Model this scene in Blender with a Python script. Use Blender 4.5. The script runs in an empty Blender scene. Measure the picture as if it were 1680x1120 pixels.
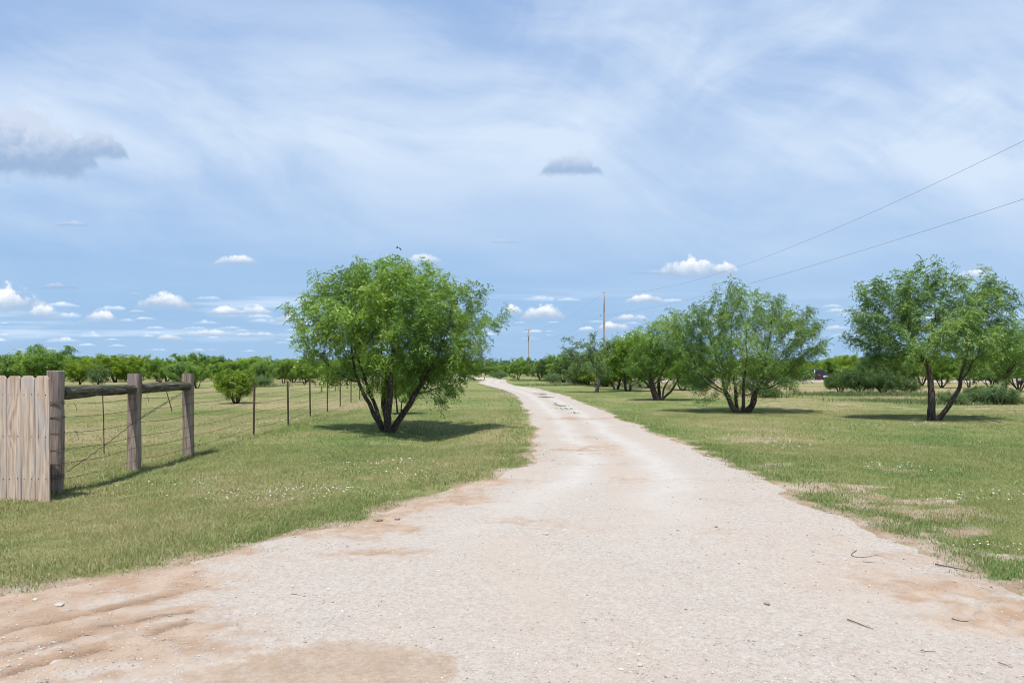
import bpy, bmesh, math, random
import numpy as np
from mathutils import Vector
rnd = random.Random(7)
RNG = np.random.default_rng(11)
SC = bpy.context.scene
COL = SC.collection
PI = math.pi

# ------------------------------------------------------------------ camera
CAMZ = 1.40                      # tripod height
F = 1120.0                       # focal length in photo pixels (24 mm on 36 mm)
HZ = 607.0                       # row of the horizon in the 1680x1120 photograph
cd = bpy.data.cameras.new('camera'); cam = bpy.data.objects.new('camera', cd); COL.objects.link(cam)
cam.location = (0, 0, CAMZ); cam.rotation_euler = (PI/2, 0, 0)
cd.lens = 24; cd.sensor_width = 36; cd.shift_y = (HZ-560)/1680.0
cd.clip_start = 0.05; cd.clip_end = 20000
SC.camera = cam
SC.view_settings.view_transform = 'Standard'; SC.view_settings.look = 'None'
SC.view_settings.exposure = 0.2; SC.view_settings.gamma = 1.0
SC.cycles.filter_width = 1.0; SC.cycles.max_bounces = 5; SC.cycles.diffuse_bounces = 3; SC.cycles.transmission_bounces = 3
SC.cycles.transparent_max_bounces = 8

# ------------------------------------------------------------------ sun
SUN = Vector((-0.13, -0.44, 1.0)).normalized()
ld = bpy.data.lights.new('sun', 'SUN'); sun = bpy.data.objects.new('sun', ld); COL.objects.link(sun)
ld.energy = 5.0; ld.angle = math.radians(0.5); ld.color = (1.0, 0.955, 0.88)
sun.rotation_euler = (-SUN).to_track_quat('-Z', 'Y').to_euler()

# ------------------------------------------------------------------ node helper
class NT:
    def __init__(s, tree): s.t = tree; s.n = tree.nodes; s.l = tree.links
    def node(s, typ, **kw):
        n = s.n.new(typ)
        for k, v in kw.items(): setattr(n, k, v)
        return n
    def put(s, sock, v):
        if isinstance(v, bpy.types.NodeSocket): s.l.new(v, sock)
        elif v is not None:
            if hasattr(sock, 'default_value') and hasattr(sock.default_value, '__len__') and not hasattr(v, '__len__'):
                v = [v]*len(sock.default_value)
            if hasattr(sock.default_value, '__len__') and len(sock.default_value) == 4 and len(v) == 3: v = (*v, 1)
            sock.default_value = v
    def m(s, op, a, b=None, c=None, clamp=False):
        n = s.node('ShaderNodeMath', operation=op); n.use_clamp = clamp
        for i, v in enumerate((a, b, c)): s.put(n.inputs[i], v) if v is not None else None
        return n.outputs[0]
    def vm(s, op, a, b=None, c=None, scale=None):
        n = s.node('ShaderNodeVectorMath', operation=op)
        for i, v in enumerate((a, b, c)):
            if v is not None: s.put(n.inputs[i], v)
        if scale is not None: s.put(n.inputs['Scale'], scale)
        return n.outputs['Value'] if op in ('LENGTH', 'DOT_PRODUCT', 'DISTANCE') else n.outputs[0]
    def mr(s, v, a, b, c=0.0, d=1.0, smooth=True):
        n = s.node('ShaderNodeMapRange', interpolation_type='SMOOTHSTEP' if smooth else 'LINEAR')
        for i, x in enumerate((v, a, b, c, d)): s.put(n.inputs[i], x)
        return n.outputs[0]
    def mix(s, f, a, b, blend='MIX'):
        n = s.node('ShaderNodeMix', data_type='RGBA', blend_type=blend)
        s.put(n.inputs[0], f); s.put(n.inputs[6], a); s.put(n.inputs[7], b)
        return n.outputs[2]
    def noise(s, vec, scale, detail=4, rough=0.55, dist=0.0, dim='3D'):
        n = s.node('ShaderNodeTexNoise', noise_dimensions=dim)
        s.put(n.inputs['Vector'], vec); s.put(n.inputs['Scale'], scale); s.put(n.inputs['Detail'], detail)
        s.put(n.inputs['Roughness'], rough); s.put(n.inputs['Distortion'], dist)
        return n.outputs[0]
    def ramp(s, f, stops, interp='LINEAR'):
        n = s.node('ShaderNodeValToRGB'); e = n.color_ramp.elements; n.color_ramp.interpolation = interp
        while len(e) < len(stops): e.new(0.5)
        for el, (p, c) in zip(e, stops):
            el.position = p; el.color = (*c, 1) if hasattr(c, '__len__') else (c, c, c, 1)
        s.put(n.inputs[0], f); return n.outputs[0]
    def comb(s, x, y, z=0.0):
        n = s.node('ShaderNodeCombineXYZ'); s.put(n.inputs[0], x); s.put(n.inputs[1], y); s.put(n.inputs[2], z); return n.outputs[0]
    def sep(s, v):
        n = s.node('ShaderNodeSeparateXYZ'); s.put(n.inputs[0], v); return n.outputs[0], n.outputs[1], n.outputs[2]
    def attr(s, name):
        return s.node('ShaderNodeAttribute', attribute_name=name).outputs['Fac']

# ------------------------------------------------------------------ world: Nishita sky, high cirrus veil, fair weather cumulus
W = bpy.data.worlds.new('World'); SC.world = W; W.use_nodes = True
W.node_tree.nodes.clear(); g = NT(W.node_tree)
sky = g.node('ShaderNodeTexSky', sky_type='NISHITA', sun_disc=False)
sky.sun_elevation = math.asin(SUN.z); sky.sun_rotation = math.atan2(SUN.x, SUN.y) % (2*PI)
sky.air_density = 1.0; sky.dust_density = 0.2; sky.ozone_density = 2.5; sky.altitude = 300
SKY_S = 0.13
D = g.node('ShaderNodeTexCoord').outputs['Generated']
dx, dy, dz = g.sep(D)
# direction on the plane one unit to the north: azimuth-like u, elevation-like v (a property of the direction alone)
hor = g.m('MAXIMUM', g.m('ABSOLUTE', dy), 0.05)
u = g.m('DIVIDE', dx, hor); v = g.m('DIVIDE', dz, hor)
P = g.comb(u, v, g.m('SIGN', dy))
# cirrus veil
warp = g.noise(P, 1.6, 3, 0.5)
band = g.m('ADD', v, g.m('MULTIPLY', g.m('SUBTRACT', warp, 0.5), 0.22))
band = g.m('ADD', band, g.m('MULTIPLY', u, 0.03))
prof = g.ramp(g.m('DIVIDE', band, 0.70), [(0.0, 0.05), (0.10, 0.09), (0.18, 0.18), (0.26, 0.36), (0.36, 0.56), (0.46, 0.76), (0.58, 0.60), (0.70, 0.38), (0.82, 0.22), (1.0, 0.14)], 'EASE')
wx_ = g.m('MULTIPLY', g.m('SUBTRACT', g.noise(P, 2.6, 3, 0.5), 0.5), 0.30)
uu = g.m('ADD', u, wx_); vv = g.m('ADD', v, g.m('MULTIPLY', g.m('SUBTRACT', warp, 0.5), 0.24))
def lay_noise(ca, sa, st, sc, det, z):
    along = g.m('MULTIPLY_ADD', uu, ca, g.m('MULTIPLY', vv, sa)); across = g.m('MULTIPLY', g.m('MULTIPLY_ADD', vv, ca, g.m('MULTIPLY', uu, -sa)), st)
    return g.noise(g.comb(along, across, z), sc, det, 0.56, 0.35)
streak = lay_noise(0.94, -0.34, 3.4, 2.0, 6, 0.3)         # bands falling to the right
streak2 = lay_noise(0.78, 0.62, 2.6, 1.9, 6, 4.0)         # bands rising to the right
fib = g.noise(g.comb(u, g.m('MULTIPLY', v, 7.0), 2.0), 3.0, 6, 0.6, 0.4)
veil = g.m('MULTIPLY', prof, g.mr(streak, 0.30, 0.70, 0.55, 1.35))
veil = g.m('ADD', veil, g.m('MULTIPLY', g.m('MULTIPLY', g.mr(streak2, 0.44, 0.72), g.mr(u, -0.25, 0.25, 0.3, 1.0)), g.mr(v, 0.18, 0.45, 0.0, 0.50)))
veil = g.m('ADD', veil, g.m('MULTIPLY', g.m('SUBTRACT', fib, 0.5), g.mr(v, 0.0, 0.1, 0.12, 0.26)))
veil = g.m('ADD', veil, g.m('MULTIPLY', g.mr(u, 0.25, 0.8), g.mr(v, 0.3, 0.52, 0.0, 0.32)))
veil = g.m('MINIMUM', g.m('MAXIMUM', veil, 0.0), 0.92)
skyc = g.vm('SCALE', sky.outputs[0], scale=SKY_S)
skyc = g.mix(g.mr(v, 0.6, 0.0, 0.75, 0.96), skyc, g.mix(g.mr(v, 0.0, 0.5), (0.285, 0.465, 0.705), (0.225, 0.390, 0.715)))
veilc = (0.62, 0.725, 0.86)
col = g.mix(veil, skyc, veilc)
# cumulus, each a dome on a flat base
nb = g.noise(P, 26.0, 7, 0.62, 0.15)
nf = g.noise(P, 75.0, 6, 0.6, 0.2)
nn = g.m('MULTIPLY_ADD', nf, 0.45, g.m('MULTIPLY', nb, 0.75))      # about 0.6 in the mean
baseu = g.m('MULTIPLY', g.m('SUBTRACT', nb, 0.5), 0.55)
front = g.m('GREATER_THAN', dy, 0.02)
def cumulus(px, base, rx, h, white, col, dens=1.0):
    cu, cv = (px-840)/F, (HZ-base)/F
    q = g.vm('MULTIPLY_ADD', P, (F/rx, F/h, 0), (-cu*F/rx, -cv*F/h, 0))
    qx, qy, _ = g.sep(q)
    env = g.m('SUBTRACT', 1.0, g.m('MULTIPLY', qx, qx))
    top = g.m('MULTIPLY', env, g.m('MULTIPLY_ADD', nn, 2.2, -0.45))
    a = g.mr(g.m('SUBTRACT', top, qy), 0.0, 0.20 if h > 60 else 0.34)
    b = g.mr(g.m('ADD', qy, g.m('MULTIPLY', baseu, .6 if h > 60 else 1.0)), -0.10 if h > 60 else -0.2, 0.10)
    al = g.m('MULTIPLY', g.m('MULTIPLY', a, b), g.m('MULTIPLY', front, dens))
    sh = g.mr(g.m('MULTIPLY_ADD', nn, 0.9, g.m('SUBTRACT', qy, 0.55)), 0.0, 0.75)
    cc = g.mix(sh, (0.37, 0.50, 0.68) if white > .5 else (0.30, 0.425, 0.62), (0.90, 0.92, 0.95) if white > .5 else (0.565, 0.645, 0.785))
    return g.mix(al, col, cc)
# far small clouds of the low band: one cloud per cell of a stretched Voronoi
def low_band(col, sx, sy, seed, lo, hi, keep, amp):
    Pv = g.vm('MULTIPLY_ADD', P, (sx, sy, 0), (seed, seed*0.7, 0))
    vo = g.node('ShaderNodeTexVoronoi', voronoi_dimensions='2D', feature='F1'); g.put(vo.inputs['Vector'], Pv); vo.inputs['Scale'].default_value = 1.0
    vo.inputs['Randomness'].default_value = 0.85
    q = g.vm('SUBTRACT', Pv, vo.outputs['Position'])
    qx, qy, _ = g.sep(q)
    r1, r2, _ = g.sep(vo.outputs['Color'])
    w = g.m('MULTIPLY_ADD', r1, 0.34, 0.12)
    ex = g.m('DIVIDE', qx, w)
    env = g.m('SUBTRACT', 1.0, g.m('MULTIPLY', ex, ex))
    qh = g.m('DIVIDE', g.m('ADD', qy, 0.1), g.m('MULTIPLY', w, amp))
    top = g.m('MULTIPLY', env, g.m('MULTIPLY_ADD', nn, 2.2, -0.5))
    a = g.mr(g.m('SUBTRACT', top, qh), 0.0, 0.55)
    b = g.mr(g.m('ADD', qh, baseu), -0.25, 0.2)
    al = g.m('MULTIPLY', a, b)
    left = g.mr(u, 0.0, -0.35, 0.0, 0.35)
    al = g.m('MULTIPLY', al, g.mr(g.m('ADD', r2, left), keep, keep+0.15))
    al = g.m('MULTIPLY', al, g.m('MULTIPLY', g.mr(v, lo, lo+0.015), g.mr(v, hi, hi-0.02)))
    al = g.m('MULTIPLY', al, 0.85)
    sh = g.mr(g.m('MULTIPLY_ADD', nn, 0.9, g.m('SUBTRACT', qh, 0.5)), 0.0, 0.8)
    return g.mix(al, col, g.mix(sh, (0.44, 0.60, 0.80), (0.86, 0.92, 0.98)))
layer = g.noise(g.comb(u, g.m('MULTIPLY', v, 13.0), 7.0), 3.4, 5, 0.6, 0.2)
lay = g.m('MULTIPLY', g.mr(layer, 0.50, 0.70), g.m('MULTIPLY', g.mr(v, 0.028, 0.06), g.mr(v, 0.135, 0.09)))
lay = g.m('MULTIPLY', lay, g.mr(u, 0.35, -0.30, 0.2, 0.75))
col = g.mix(lay, col, (0.60, 0.73, 0.90))
col = low_band(col, 13.0, 42.0, 3.3, 0.03, 0.12, 0.22, 0.9)
col = low_band(col, 20.0, 60.0, 9.1, 0.02, 0.085, 0.25, 0.8)
for args in [(0, 288, 150, 150, 0), (80, 276, 90, 92, 0, .9), (158, 260, 58, 66, 0, .9), (938, 283, 56, 44, 0, .9), (118, 370, 30, 9, 0, .6), (828, 398, 26, 7, 0, .5),
             (388, 433, 44, 20, 1, .9), (98, 473, 34, 12, 0, .6), (1140, 452, 72, 38, 1), (1190, 448, 26, 24, 1), (1065, 449, 40, 8, 0, .5),
             (268, 505, 54, 33, 1), (22, 508, 72, 42, 1), (68, 520, 40, 24, 1, .8), (165, 527, 38, 22, 1, .9), (372, 516, 40, 16, 1, .9), (418, 515, 36, 16, 1, .8),
             (476, 528, 30, 20, 1, .8), (892, 522, 42, 26, 1), (842, 515, 20, 20, 1), (1060, 495, 34, 16, 1), (1034, 526, 40, 14, 1, .9), (1008, 541, 36, 17, 1), (964, 543, 20, 10, 1, .8),
             (276, 558, 30, 13, 1, .9), (340, 550, 60, 11, 1, .7), (420, 552, 50, 10, 1, .7), (1600, 456, 44, 18, 1, .8), (1374, 513, 24, 10, 1, .8), (1374, 542, 30, 12, 1, .8), (690, 432, 50, 18, 1, .6), (640, 424, 40, 14, 1, .4)]:
    col = cumulus(args[0], args[1], args[2], args[3], args[4], col, args[5] if len(args) > 5 else 1.0)
bg = g.node('ShaderNodeBackground'); g.put(bg.inputs[0], col); bg.inputs[1].default_value = 1.0
out = g.node('ShaderNodeOutputWorld'); g.l.new(bg.outputs[0], out.inputs[0])
W.cycles.sampling_method = 'NONE'

# ------------------------------------------------------------------ small numpy toolbox
def hash2(ix, iy, seed):
    h = (ix.astype(np.int64)*374761393 + iy.astype(np.int64)*668265263 + seed*1442695041) & 0xFFFFFFFF
    h = ((h ^ (h >> 13))*1274126177) & 0xFFFFFFFF
    return ((h ^ (h >> 16)) & 0xFFFF)/65535.0
def vnoise(x, y, seed=0):
    x = np.asarray(x, float); y = np.asarray(y, float)
    ix, iy = np.floor(x), np.floor(y); fx, fy = x-ix, y-iy
    fx = fx*fx*(3-2*fx); fy = fy*fy*(3-2*fy)
    a, b = hash2(ix, iy, seed), hash2(ix+1, iy, seed); c, d = hash2(ix, iy+1, seed), hash2(ix+1, iy+1, seed)
    return (a*(1-fx)+b*fx)*(1-fy)+(c*(1-fx)+d*fx)*fy
def fbm(x, y, seed=0, oct=4):
    s = 0; a = 0.5; t = 0
    for k in range(oct):
        s = s+a*vnoise(np.asarray(x)*2**k+17.3*k, np.asarray(y)*2**k-9.1*k, seed+k); t += a; a *= .5
    return s/t
def sstep(x, a, b):
    t = np.clip((x-a)/(b-a), 0, 1); return t*t*(3-2*t)
def G(px, py):
    """ground point (z = 0) seen at a photograph pixel"""
    y = CAMZ*F/(py-HZ); return (px-840)/F*y, y
def dist(py): return CAMZ*F/(py-HZ)

def build(name, V, faces, mat, parent=None, attrs=None, smooth=False, loc=None):
    """one mesh object from numpy arrays; faces: list of (n,k) index arrays"""
    me = bpy.data.meshes.new(name)
    V = np.ascontiguousarray(V, dtype=np.float32)
    faces = [np.ascontiguousarray(f, dtype=np.int32) for f in faces if len(f)]
    nl = sum(f.size for f in faces); nf = sum(len(f) for f in faces)
    me.vertices.add(len(V)); me.vertices.foreach_set('co', V.ravel())
    me.loops.add(nl); me.loops.foreach_set('vertex_index', np.concatenate([f.ravel() for f in faces]))
    me.polygons.add(nf)
    tot = np.concatenate([np.full(len(f), f.shape[1], np.int32) for f in faces])
    st = np.concatenate([[0], np.cumsum(tot)[:-1]]).astype(np.int32)
    me.polygons.foreach_set('loop_start', st)
    try: me.polygons.foreach_set('loop_total', tot)
    except Exception: pass
    for k, a in (attrs or {}).items():
        at = me.attributes.new(k, 'FLOAT', 'POINT'); at.data.foreach_set('value', np.ascontiguousarray(a, dtype=np.float32))
    me.update(calc_edges=True); me.validate()
    me.polygons.foreach_set('use_smooth', np.full(len(me.polygons), smooth))
    if mat: me.materials.append(mat)
    o = bpy.data.objects.new(name, me); COL.objects.link(o)
    if parent: o.parent = parent
    if loc: o.location = loc
    return o
def obj_bm(name, bm, mat, parent=None, smooth=False, loc=None):
    me = bpy.data.meshes.new(name); bm.normal_update(); bm.to_mesh(me); bm.free()
    if smooth:
        for p in me.polygons: p.use_smooth = True
    me.materials.append(mat)
    o = bpy.data.objects.new(name, me); COL.objects.link(o)
    if parent: o.parent = parent
    if loc: o.location = loc
    return o
def tag(o, label=None, cat=None, group=None, kind=None):
    for k, val in (('label', label), ('category', cat), ('group', group), ('kind', kind)):
        if val: o[k] = val
    return o
def empty(name, loc, label, cat, group=None, rz=0):
    o = bpy.data.objects.new(name, None); COL.objects.link(o); o.location = loc; o.rotation_euler.z = rz
    o.empty_display_size = .2
    return tag(o, label, cat, group)
def copy_tree(o, parent=None):
    c = o.copy(); COL.objects.link(c)
    if parent: c.parent = parent
    for ch in o.children: copy_tree(ch, c)
    return c
def tube(pts, rad, sides=6, cap=True, jitter=0.0, rg=None):
    """swept tube -> (V, [quads, ngons])"""
    pts = np.asarray(pts, float); n = len(pts)
    rad = np.broadcast_to(np.asarray(rad, float), (n,))
    T = np.gradient(pts, axis=0); T /= np.linalg.norm(T, axis=1)[:, None]+1e-9
    ref = np.array([1., 0, 0]) if abs(T[0][0]) < .8 else np.array([0, 1., 0])
    A = np.empty_like(T)
    for i in range(n):
        a = ref-T[i]*np.dot(ref, T[i]); a /= np.linalg.norm(a)+1e-9; A[i] = a; ref = a
    B = np.cross(T, A)
    ang = np.linspace(0, 2*PI, sides, endpoint=False)
    rr = rad[:, None]*np.ones(sides)
    if jitter and rg is not None: rr = rr*(1+rg.uniform(-jitter, jitter, (n, sides)))
    V = pts[:, None, :]+rr[..., None]*(np.cos(ang)[None, :, None]*A[:, None, :]+np.sin(ang)[None, :, None]*B[:, None, :])
    i = np.arange(n-1)[:, None]*sides; j = np.arange(sides)[None, :]; j2 = (j+1) % sides
    Q = np.stack([i+j, i+j2, i+sides+j2, i+sides+j], -1).reshape(-1, 4)
    fs = [Q]
    if cap: fs.append(np.array([list(range(sides))[::-1], [(n-1)*sides+k for k in range(sides)]]))
    return V.reshape(-1, 3), fs
def merge(parts):
    Vs, fs, o = [], {}, 0
    for V, F_ in parts:
        Vs.append(V)
        for f in F_:
            f = np.asarray(f)
            if f.size: fs.setdefault(f.shape[1], []).append(f+o)
        o += len(V)
    return np.concatenate(Vs), [np.concatenate(x) for x in fs.values()]

# ------------------------------------------------------------------ materials
def new_mat(name):
    m = bpy.data.materials.new(name); m.use_nodes = True; m.node_tree.nodes.clear(); return m, NT(m.node_tree)
def finish(g, sh, disp=None):
    o = g.node('ShaderNodeOutputMaterial'); g.l.new(sh, o.inputs[0])
def principled(g, col, rough=0.8, spec=0.3, bump=None, bs=0.3, bd=0.01, metal=0.0):
    p = g.node('ShaderNodeBsdfPrincipled'); g.put(p.inputs['Base Color'], col); g.put(p.inputs['Roughness'], rough)
    g.put(p.inputs['Specular IOR Level'], spec); g.put(p.inputs['Metallic'], metal)
    if bump is not None:
        b = g.node('ShaderNodeBump'); b.inputs['Strength'].default_value = bs; b.inputs['Distance'].default_value = bd
        g.put(b.inputs['Height'], bump); g.l.new(b.outputs[0], p.inputs['Normal'])
    return p.outputs[0]
def leafy(name, dark, mid, lite, trans=0.4, up=0):
    m, g = new_mat(name); t = g.attr('tint')
    c = g.ramp(t, [(0.0, dark), (0.5, mid), (1.0, lite)])
    d = g.node('ShaderNodeBsdfDiffuse'); g.put(d.inputs[0], c)
    if up: g.put(d.inputs['Normal'], g.vm('NORMALIZE', g.vm('ADD', g.vm('SCALE', g.node('ShaderNodeNewGeometry').outputs['Normal'], scale=1-up), (0, 0, up))))
    tr = g.node('ShaderNodeBsdfTranslucent'); g.put(tr.inputs[0], g.mix(1.0, c, (1.25, 1.15, 0.5), 'MULTIPLY'))
    mx = g.node('ShaderNodeMixShader'); mx.inputs[0].default_value = trans
    g.l.new(d.outputs[0], mx.inputs[1]); g.l.new(tr.outputs[0], mx.inputs[2])
    gl = g.node('ShaderNodeBsdfGlossy'); gl.inputs['Roughness'].default_value = 0.45; g.put(gl.inputs[0], (0.9, 1.0, 0.9))
    m2 = g.node('ShaderNodeMixShader'); m2.inputs[0].default_value = 0.035
    g.l.new(mx.outputs[0], m2.inputs[1]); g.l.new(gl.outputs[0], m2.inputs[2])
    finish(g, m2.outputs[0]); return m
M = {}
M['leaf'] = leafy('mesquite_leaf', (0.054, 0.122, 0.021), (0.142, 0.262, 0.034), (0.275, 0.400, 0.062), .36, .35)
M['leaf_blue'] = leafy('bluish_leaf', (0.058, 0.124, 0.034), (0.146, 0.258, 0.056), (0.272, 0.385, 0.094), .36, .35)
M['leaf_lime'] = leafy('lime_leaf', (0.090, 0.165, 0.012), (0.195, 0.305, 0.018), (0.310, 0.420, 0.030), .4, .35)
M['leaf_grey'] = leafy('grey_green_leaf', (0.052, 0.100, 0.038), (0.108, 0.180, 0.066), (0.185, 0.265, 0.100), .4, .3)
M['leaf_dark'] = leafy('dark_leaf', (0.036, 0.078, 0.024), (0.075, 0.142, 0.034), (0.135, 0.205, 0.045), .4, .3)
M['grass'] = leafy('grass_blade', (0.112, 0.196, 0.046), (0.232, 0.268, 0.090), (0.410, 0.345, 0.200), 0.25, .78)
M['weed'] = leafy('weed_blade', (0.045, 0.085, 0.030), (0.090, 0.130, 0.045), (0.170, 0.190, 0.070), 0.3, .4)

m, g = new_mat('bark'); tc = g.node('ShaderNodeTexCoord').outputs['Object']
n1 = g.noise(g.vm('MULTIPLY', tc, (1, 1, .25)), 28, 5, .65); n2 = g.noise(tc, 3.5, 3)
c = g.ramp(n1, [(0.3, (0.022, 0.017, 0.014)), (0.50, (0.068, 0.054, 0.045)), (0.70, (0.185, 0.158, 0.140))])
c = g.mix(g.mr(n2, .4, .7, 0, .5), c, (0.085, 0.068, 0.058))
finish(g, principled(g, c, .95, .1, n1, .9, .03)); M['bark'] = m
m, g = new_mat('pale_bark'); tc = g.node('ShaderNodeTexCoord').outputs['Object']
n1 = g.noise(g.vm('MULTIPLY', tc, (1, 1, .25)), 24, 5, .65)
c = g.ramp(n1, [(0.3, (0.10, 0.085, 0.072)), (0.6, (0.21, 0.185, 0.165)), (0.8, (0.32, 0.29, 0.26))])
finish(g, principled(g, c, .95, .1, n1, .8, .03)); M['pale_bark'] = m

def wood(name, stops, tintmix, gscale=1.0):
    m, g = new_mat(name)
    tc = g.node('ShaderNodeTexCoord').outputs['Object']
    r = g.node('ShaderNodeObjectInfo').outputs['Random']
    off = g.vm('ADD', tc, g.comb(g.m('MULTIPLY', r, 31.0), g.m('MULTIPLY', r, 17.0), g.m('MULTIPLY', r, 53.0)))
    # flame grain: rings of a log cut lengthwise, bent by knots
    x, y, z = g.sep(off)
    wob = g.noise(g.vm('MULTIPLY', off, (7, 7, .9)), 1.0, 4, .5)
    vo = g.node('ShaderNodeTexVoronoi', voronoi_dimensions='3D'); g.put(vo.inputs['Vector'], g.vm('MULTIPLY', off, (3.2, 3.2, 1.25))); vo.inputs['Scale'].default_value = 1.0
    knot = g.mr(vo.outputs['Distance'], 0.0, 0.42, 1.0, 0.0)
    ph = g.m('ADD', g.m('MULTIPLY', wob, 9.0), g.m('MULTIPLY_ADD', x, 26.0, g.m('MULTIPLY', knot, 3.0)))
    ring = g.m('MULTIPLY_ADD', g.m('SINE', g.m('MULTIPLY', ph, 3.2*gscale)), .5, .5)
    fine = g.noise(g.vm('MULTIPLY', off, (90, 90, 3.0)), 1.0, 5, .65)
    big = g.noise(g.vm('MULTIPLY', off, (7, 7, 1.1)), 1.0, 3, .5)
    f = g.m('ADD', g.m('MULTIPLY', fine, .72), g.m('MULTIPLY', ring, .13)); f = g.m('ADD', f, g.m('MULTIPLY', big, .25))
    c = g.ramp(f, stops)
    c = g.mix(g.mr(big, .48, .72, 0, .75), c, tintmix)
    dot = g.mr(vo.outputs['Distance'], 0.05, 0.15, 0.85, 0.0)
    c = g.mix(dot, c, (0.16, 0.085, 0.045))
    crack = g.mr(g.noise(g.vm('MULTIPLY', off, (60, 60, 1.0)), 1.0, 2, .4), 0.25, 0.33, 0.75, 0.0)
    c = g.mix(crack, c, (0.05, 0.035, 0.03))
    finish(g, principled(g, c, .9, .15, g.m('SUBTRACT', f, crack), .7, .006)); return m
M['picket'] = wood('weathered_board', [(0.30, (0.11, 0.075, 0.055)), (0.43, (0.36, 0.265, 0.205)), (0.58, (0.50, 0.395, 0.32)), (0.78, (0.66, 0.555, 0.47))], (0.34, 0.33, 0.34))
M['post'] = wood('weathered_post', [(0.28, (0.045, 0.032, 0.027)), (0.48, (0.195, 0.148, 0.125)), (0.78, (0.40, 0.32, 0.275))], (0.19, 0.165, 0.16), .8)
m, g = new_mat('mossy_log'); tc = g.node('ShaderNodeTexCoord').outputs['Object']
gn = g.noise(g.vm('MULTIPLY', tc, (26, 2.4, 26)), 1.0, 5, .65); gb = g.noise(tc, 7, 4)
c = g.ramp(gn, [(.32, (0.025, 0.021, 0.016)), (.50, (0.105, 0.092, 0.068)), (.70, (0.26, 0.215, 0.155))])
c = g.mix(g.mr(gb, .42, .6, 0, .7), c, (0.060, 0.075, 0.055))
finish(g, principled(g, c, .95, .1, gn, 1.0, .03)); M['log'] = m
m, g = new_mat('rusty_steel'); tc = g.node('ShaderNodeTexCoord').outputs['Object']; n = g.noise(tc, 22, 4)
finish(g, principled(g, g.ramp(n, [(.3, (0.045, 0.028, 0.022)), (.6, (0.105, 0.066, 0.052)), (.8, (0.16, 0.125, 0.11))]), .85, .3)); M['rust'] = m
m, g = new_mat('old_wire'); tc = g.node('ShaderNodeTexCoord').outputs['Object']; n = g.noise(tc, 9, 3)
finish(g, principled(g, g.ramp(n, [(.35, (0.05, 0.035, 0.028)), (.65, (0.13, 0.115, 0.105))]), .7, .4)); M['wire'] = m
m, g = new_mat('pole_wood'); tc = g.node('ShaderNodeTexCoord').outputs['Object']; n = g.noise(g.vm('MULTIPLY', tc, (12, 12, .7)), 1, 4)
finish(g, principled(g, g.ramp(n, [(.3, (0.24, 0.205, 0.19)), (.7, (0.42, 0.375, 0.35))]), .9, .1)); M['pole'] = m
def flat(name, col, rough=.5, spec=.4, metal=0):
    m, g = new_mat(name); tc = g.node('ShaderNodeTexCoord').outputs['Object']; n = g.noise(tc, 14, 4)
    a = tuple(x*.8 for x in col); b = tuple(min(1, x*1.12) for x in col)
    finish(g, principled(g, g.ramp(n, [(.3, a), (.7, b)]), rough, spec, metal=metal)); return m
M['cable'] = flat('cable_grey', (0.20, 0.21, 0.23), .5)
M['ceramic'] = flat('grey_porcelain', (0.30, 0.31, 0.33), .3)
M['steel'] = flat('galvanised_steel', (0.33, 0.34, 0.36), .5, metal=.3)
M['car_dark'] = flat('dark_paint', (0.012, 0.014, 0.020), .2, .6)
M['car_white'] = flat('white_paint', (0.75, 0.75, 0.77), .3, .5)
M['glass'] = flat('dark_glass', (0.02, 0.025, 0.03), .06, .8)
M['tyre'] = flat('tyre_rubber', (0.02, 0.02, 0.02), .9)
M['plate'] = flat('plate_white', (0.8, 0.8, 0.8), .5)
M['lamp_red'] = flat('lamp_red', (0.35, 0.02, 0.02), .25)
M['petal'] = flat('white_petal', (0.80, 0.80, 0.74), .8, .1)
M['twig'] = flat('dry_twig', (0.13, 0.095, 0.07), .9, .1)

# ------------------------------------------------------------------ ground shape
Lpx = [(290, 930), (370, 908), (440, 888), (500, 872), (580, 852), (640, 835), (700, 818), (760, 797), (820, 785), (860, 765), (880, 735), (877, 705), (866, 675), (850, 652), (830, 641.5), (800, 633.5), (783, 628.5), (790, 625), (797, 623.5), (775, 621.8), (740, 621)]
Rpx = [(1640, 958), (1560, 925), (1500, 905), (1420, 868), (1340, 830), (1270, 795), (1190, 755), (1120, 728), (1050, 700), (990, 675), (930, 650), (880, 637), (845, 633), (832, 628), (830, 623), (815, 620.5), (780, 619), (735, 618.3)]
L = [(-16, -4.0), (-9.5, 0.2), (-5.6, 2.6), (-3.2, 4.26)]+[G(*p) for p in Lpx]+[(-60, 134)]
R = [(22, -3.0), (9, 0.8), (4.6, 2.6), (3.25, 3.8)]+[G(*p) for p in Rpx]+[(-60, 148)]
LX, LY = np.array([p[0] for p in L]), np.array([p[1] for p in L])
RX, RY = np.array([p[0] for p in R]), np.array([p[1] for p in R])
def xl(y):
    y = np.asarray(y, float)
    return np.interp(y, LY, LX)+(fbm(y*1.3, y*0+3, 5, 4)-.5)*0.42*np.clip(y/6, .6, 1.0)+(fbm(y*9, y*0+1, 8, 3)-.5)*.20*np.clip(5.5/np.maximum(y, 1), 0, 1)**1.3
def xr(y):
    y = np.asarray(y, float)
    return np.interp(y, RY, RX)+(fbm(y*1.1, y*0+7, 15, 4)-.5)*0.45*np.clip(y/6, .6, 1.0)+(fbm(y*8, y*0+2, 18, 3)-.5)*.20*np.clip(5.5/np.maximum(y, 1), 0, 1)**1.3
slopeL = lambda y: np.hypot(1, (np.interp(y+.2, LY, LX)-np.interp(y-.2, LY, LX))/.4)
slopeR = lambda y: np.hypot(1, (np.interp(y+.2, RY, RX)-np.interp(y-.2, RY, RX))/.4)
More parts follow.
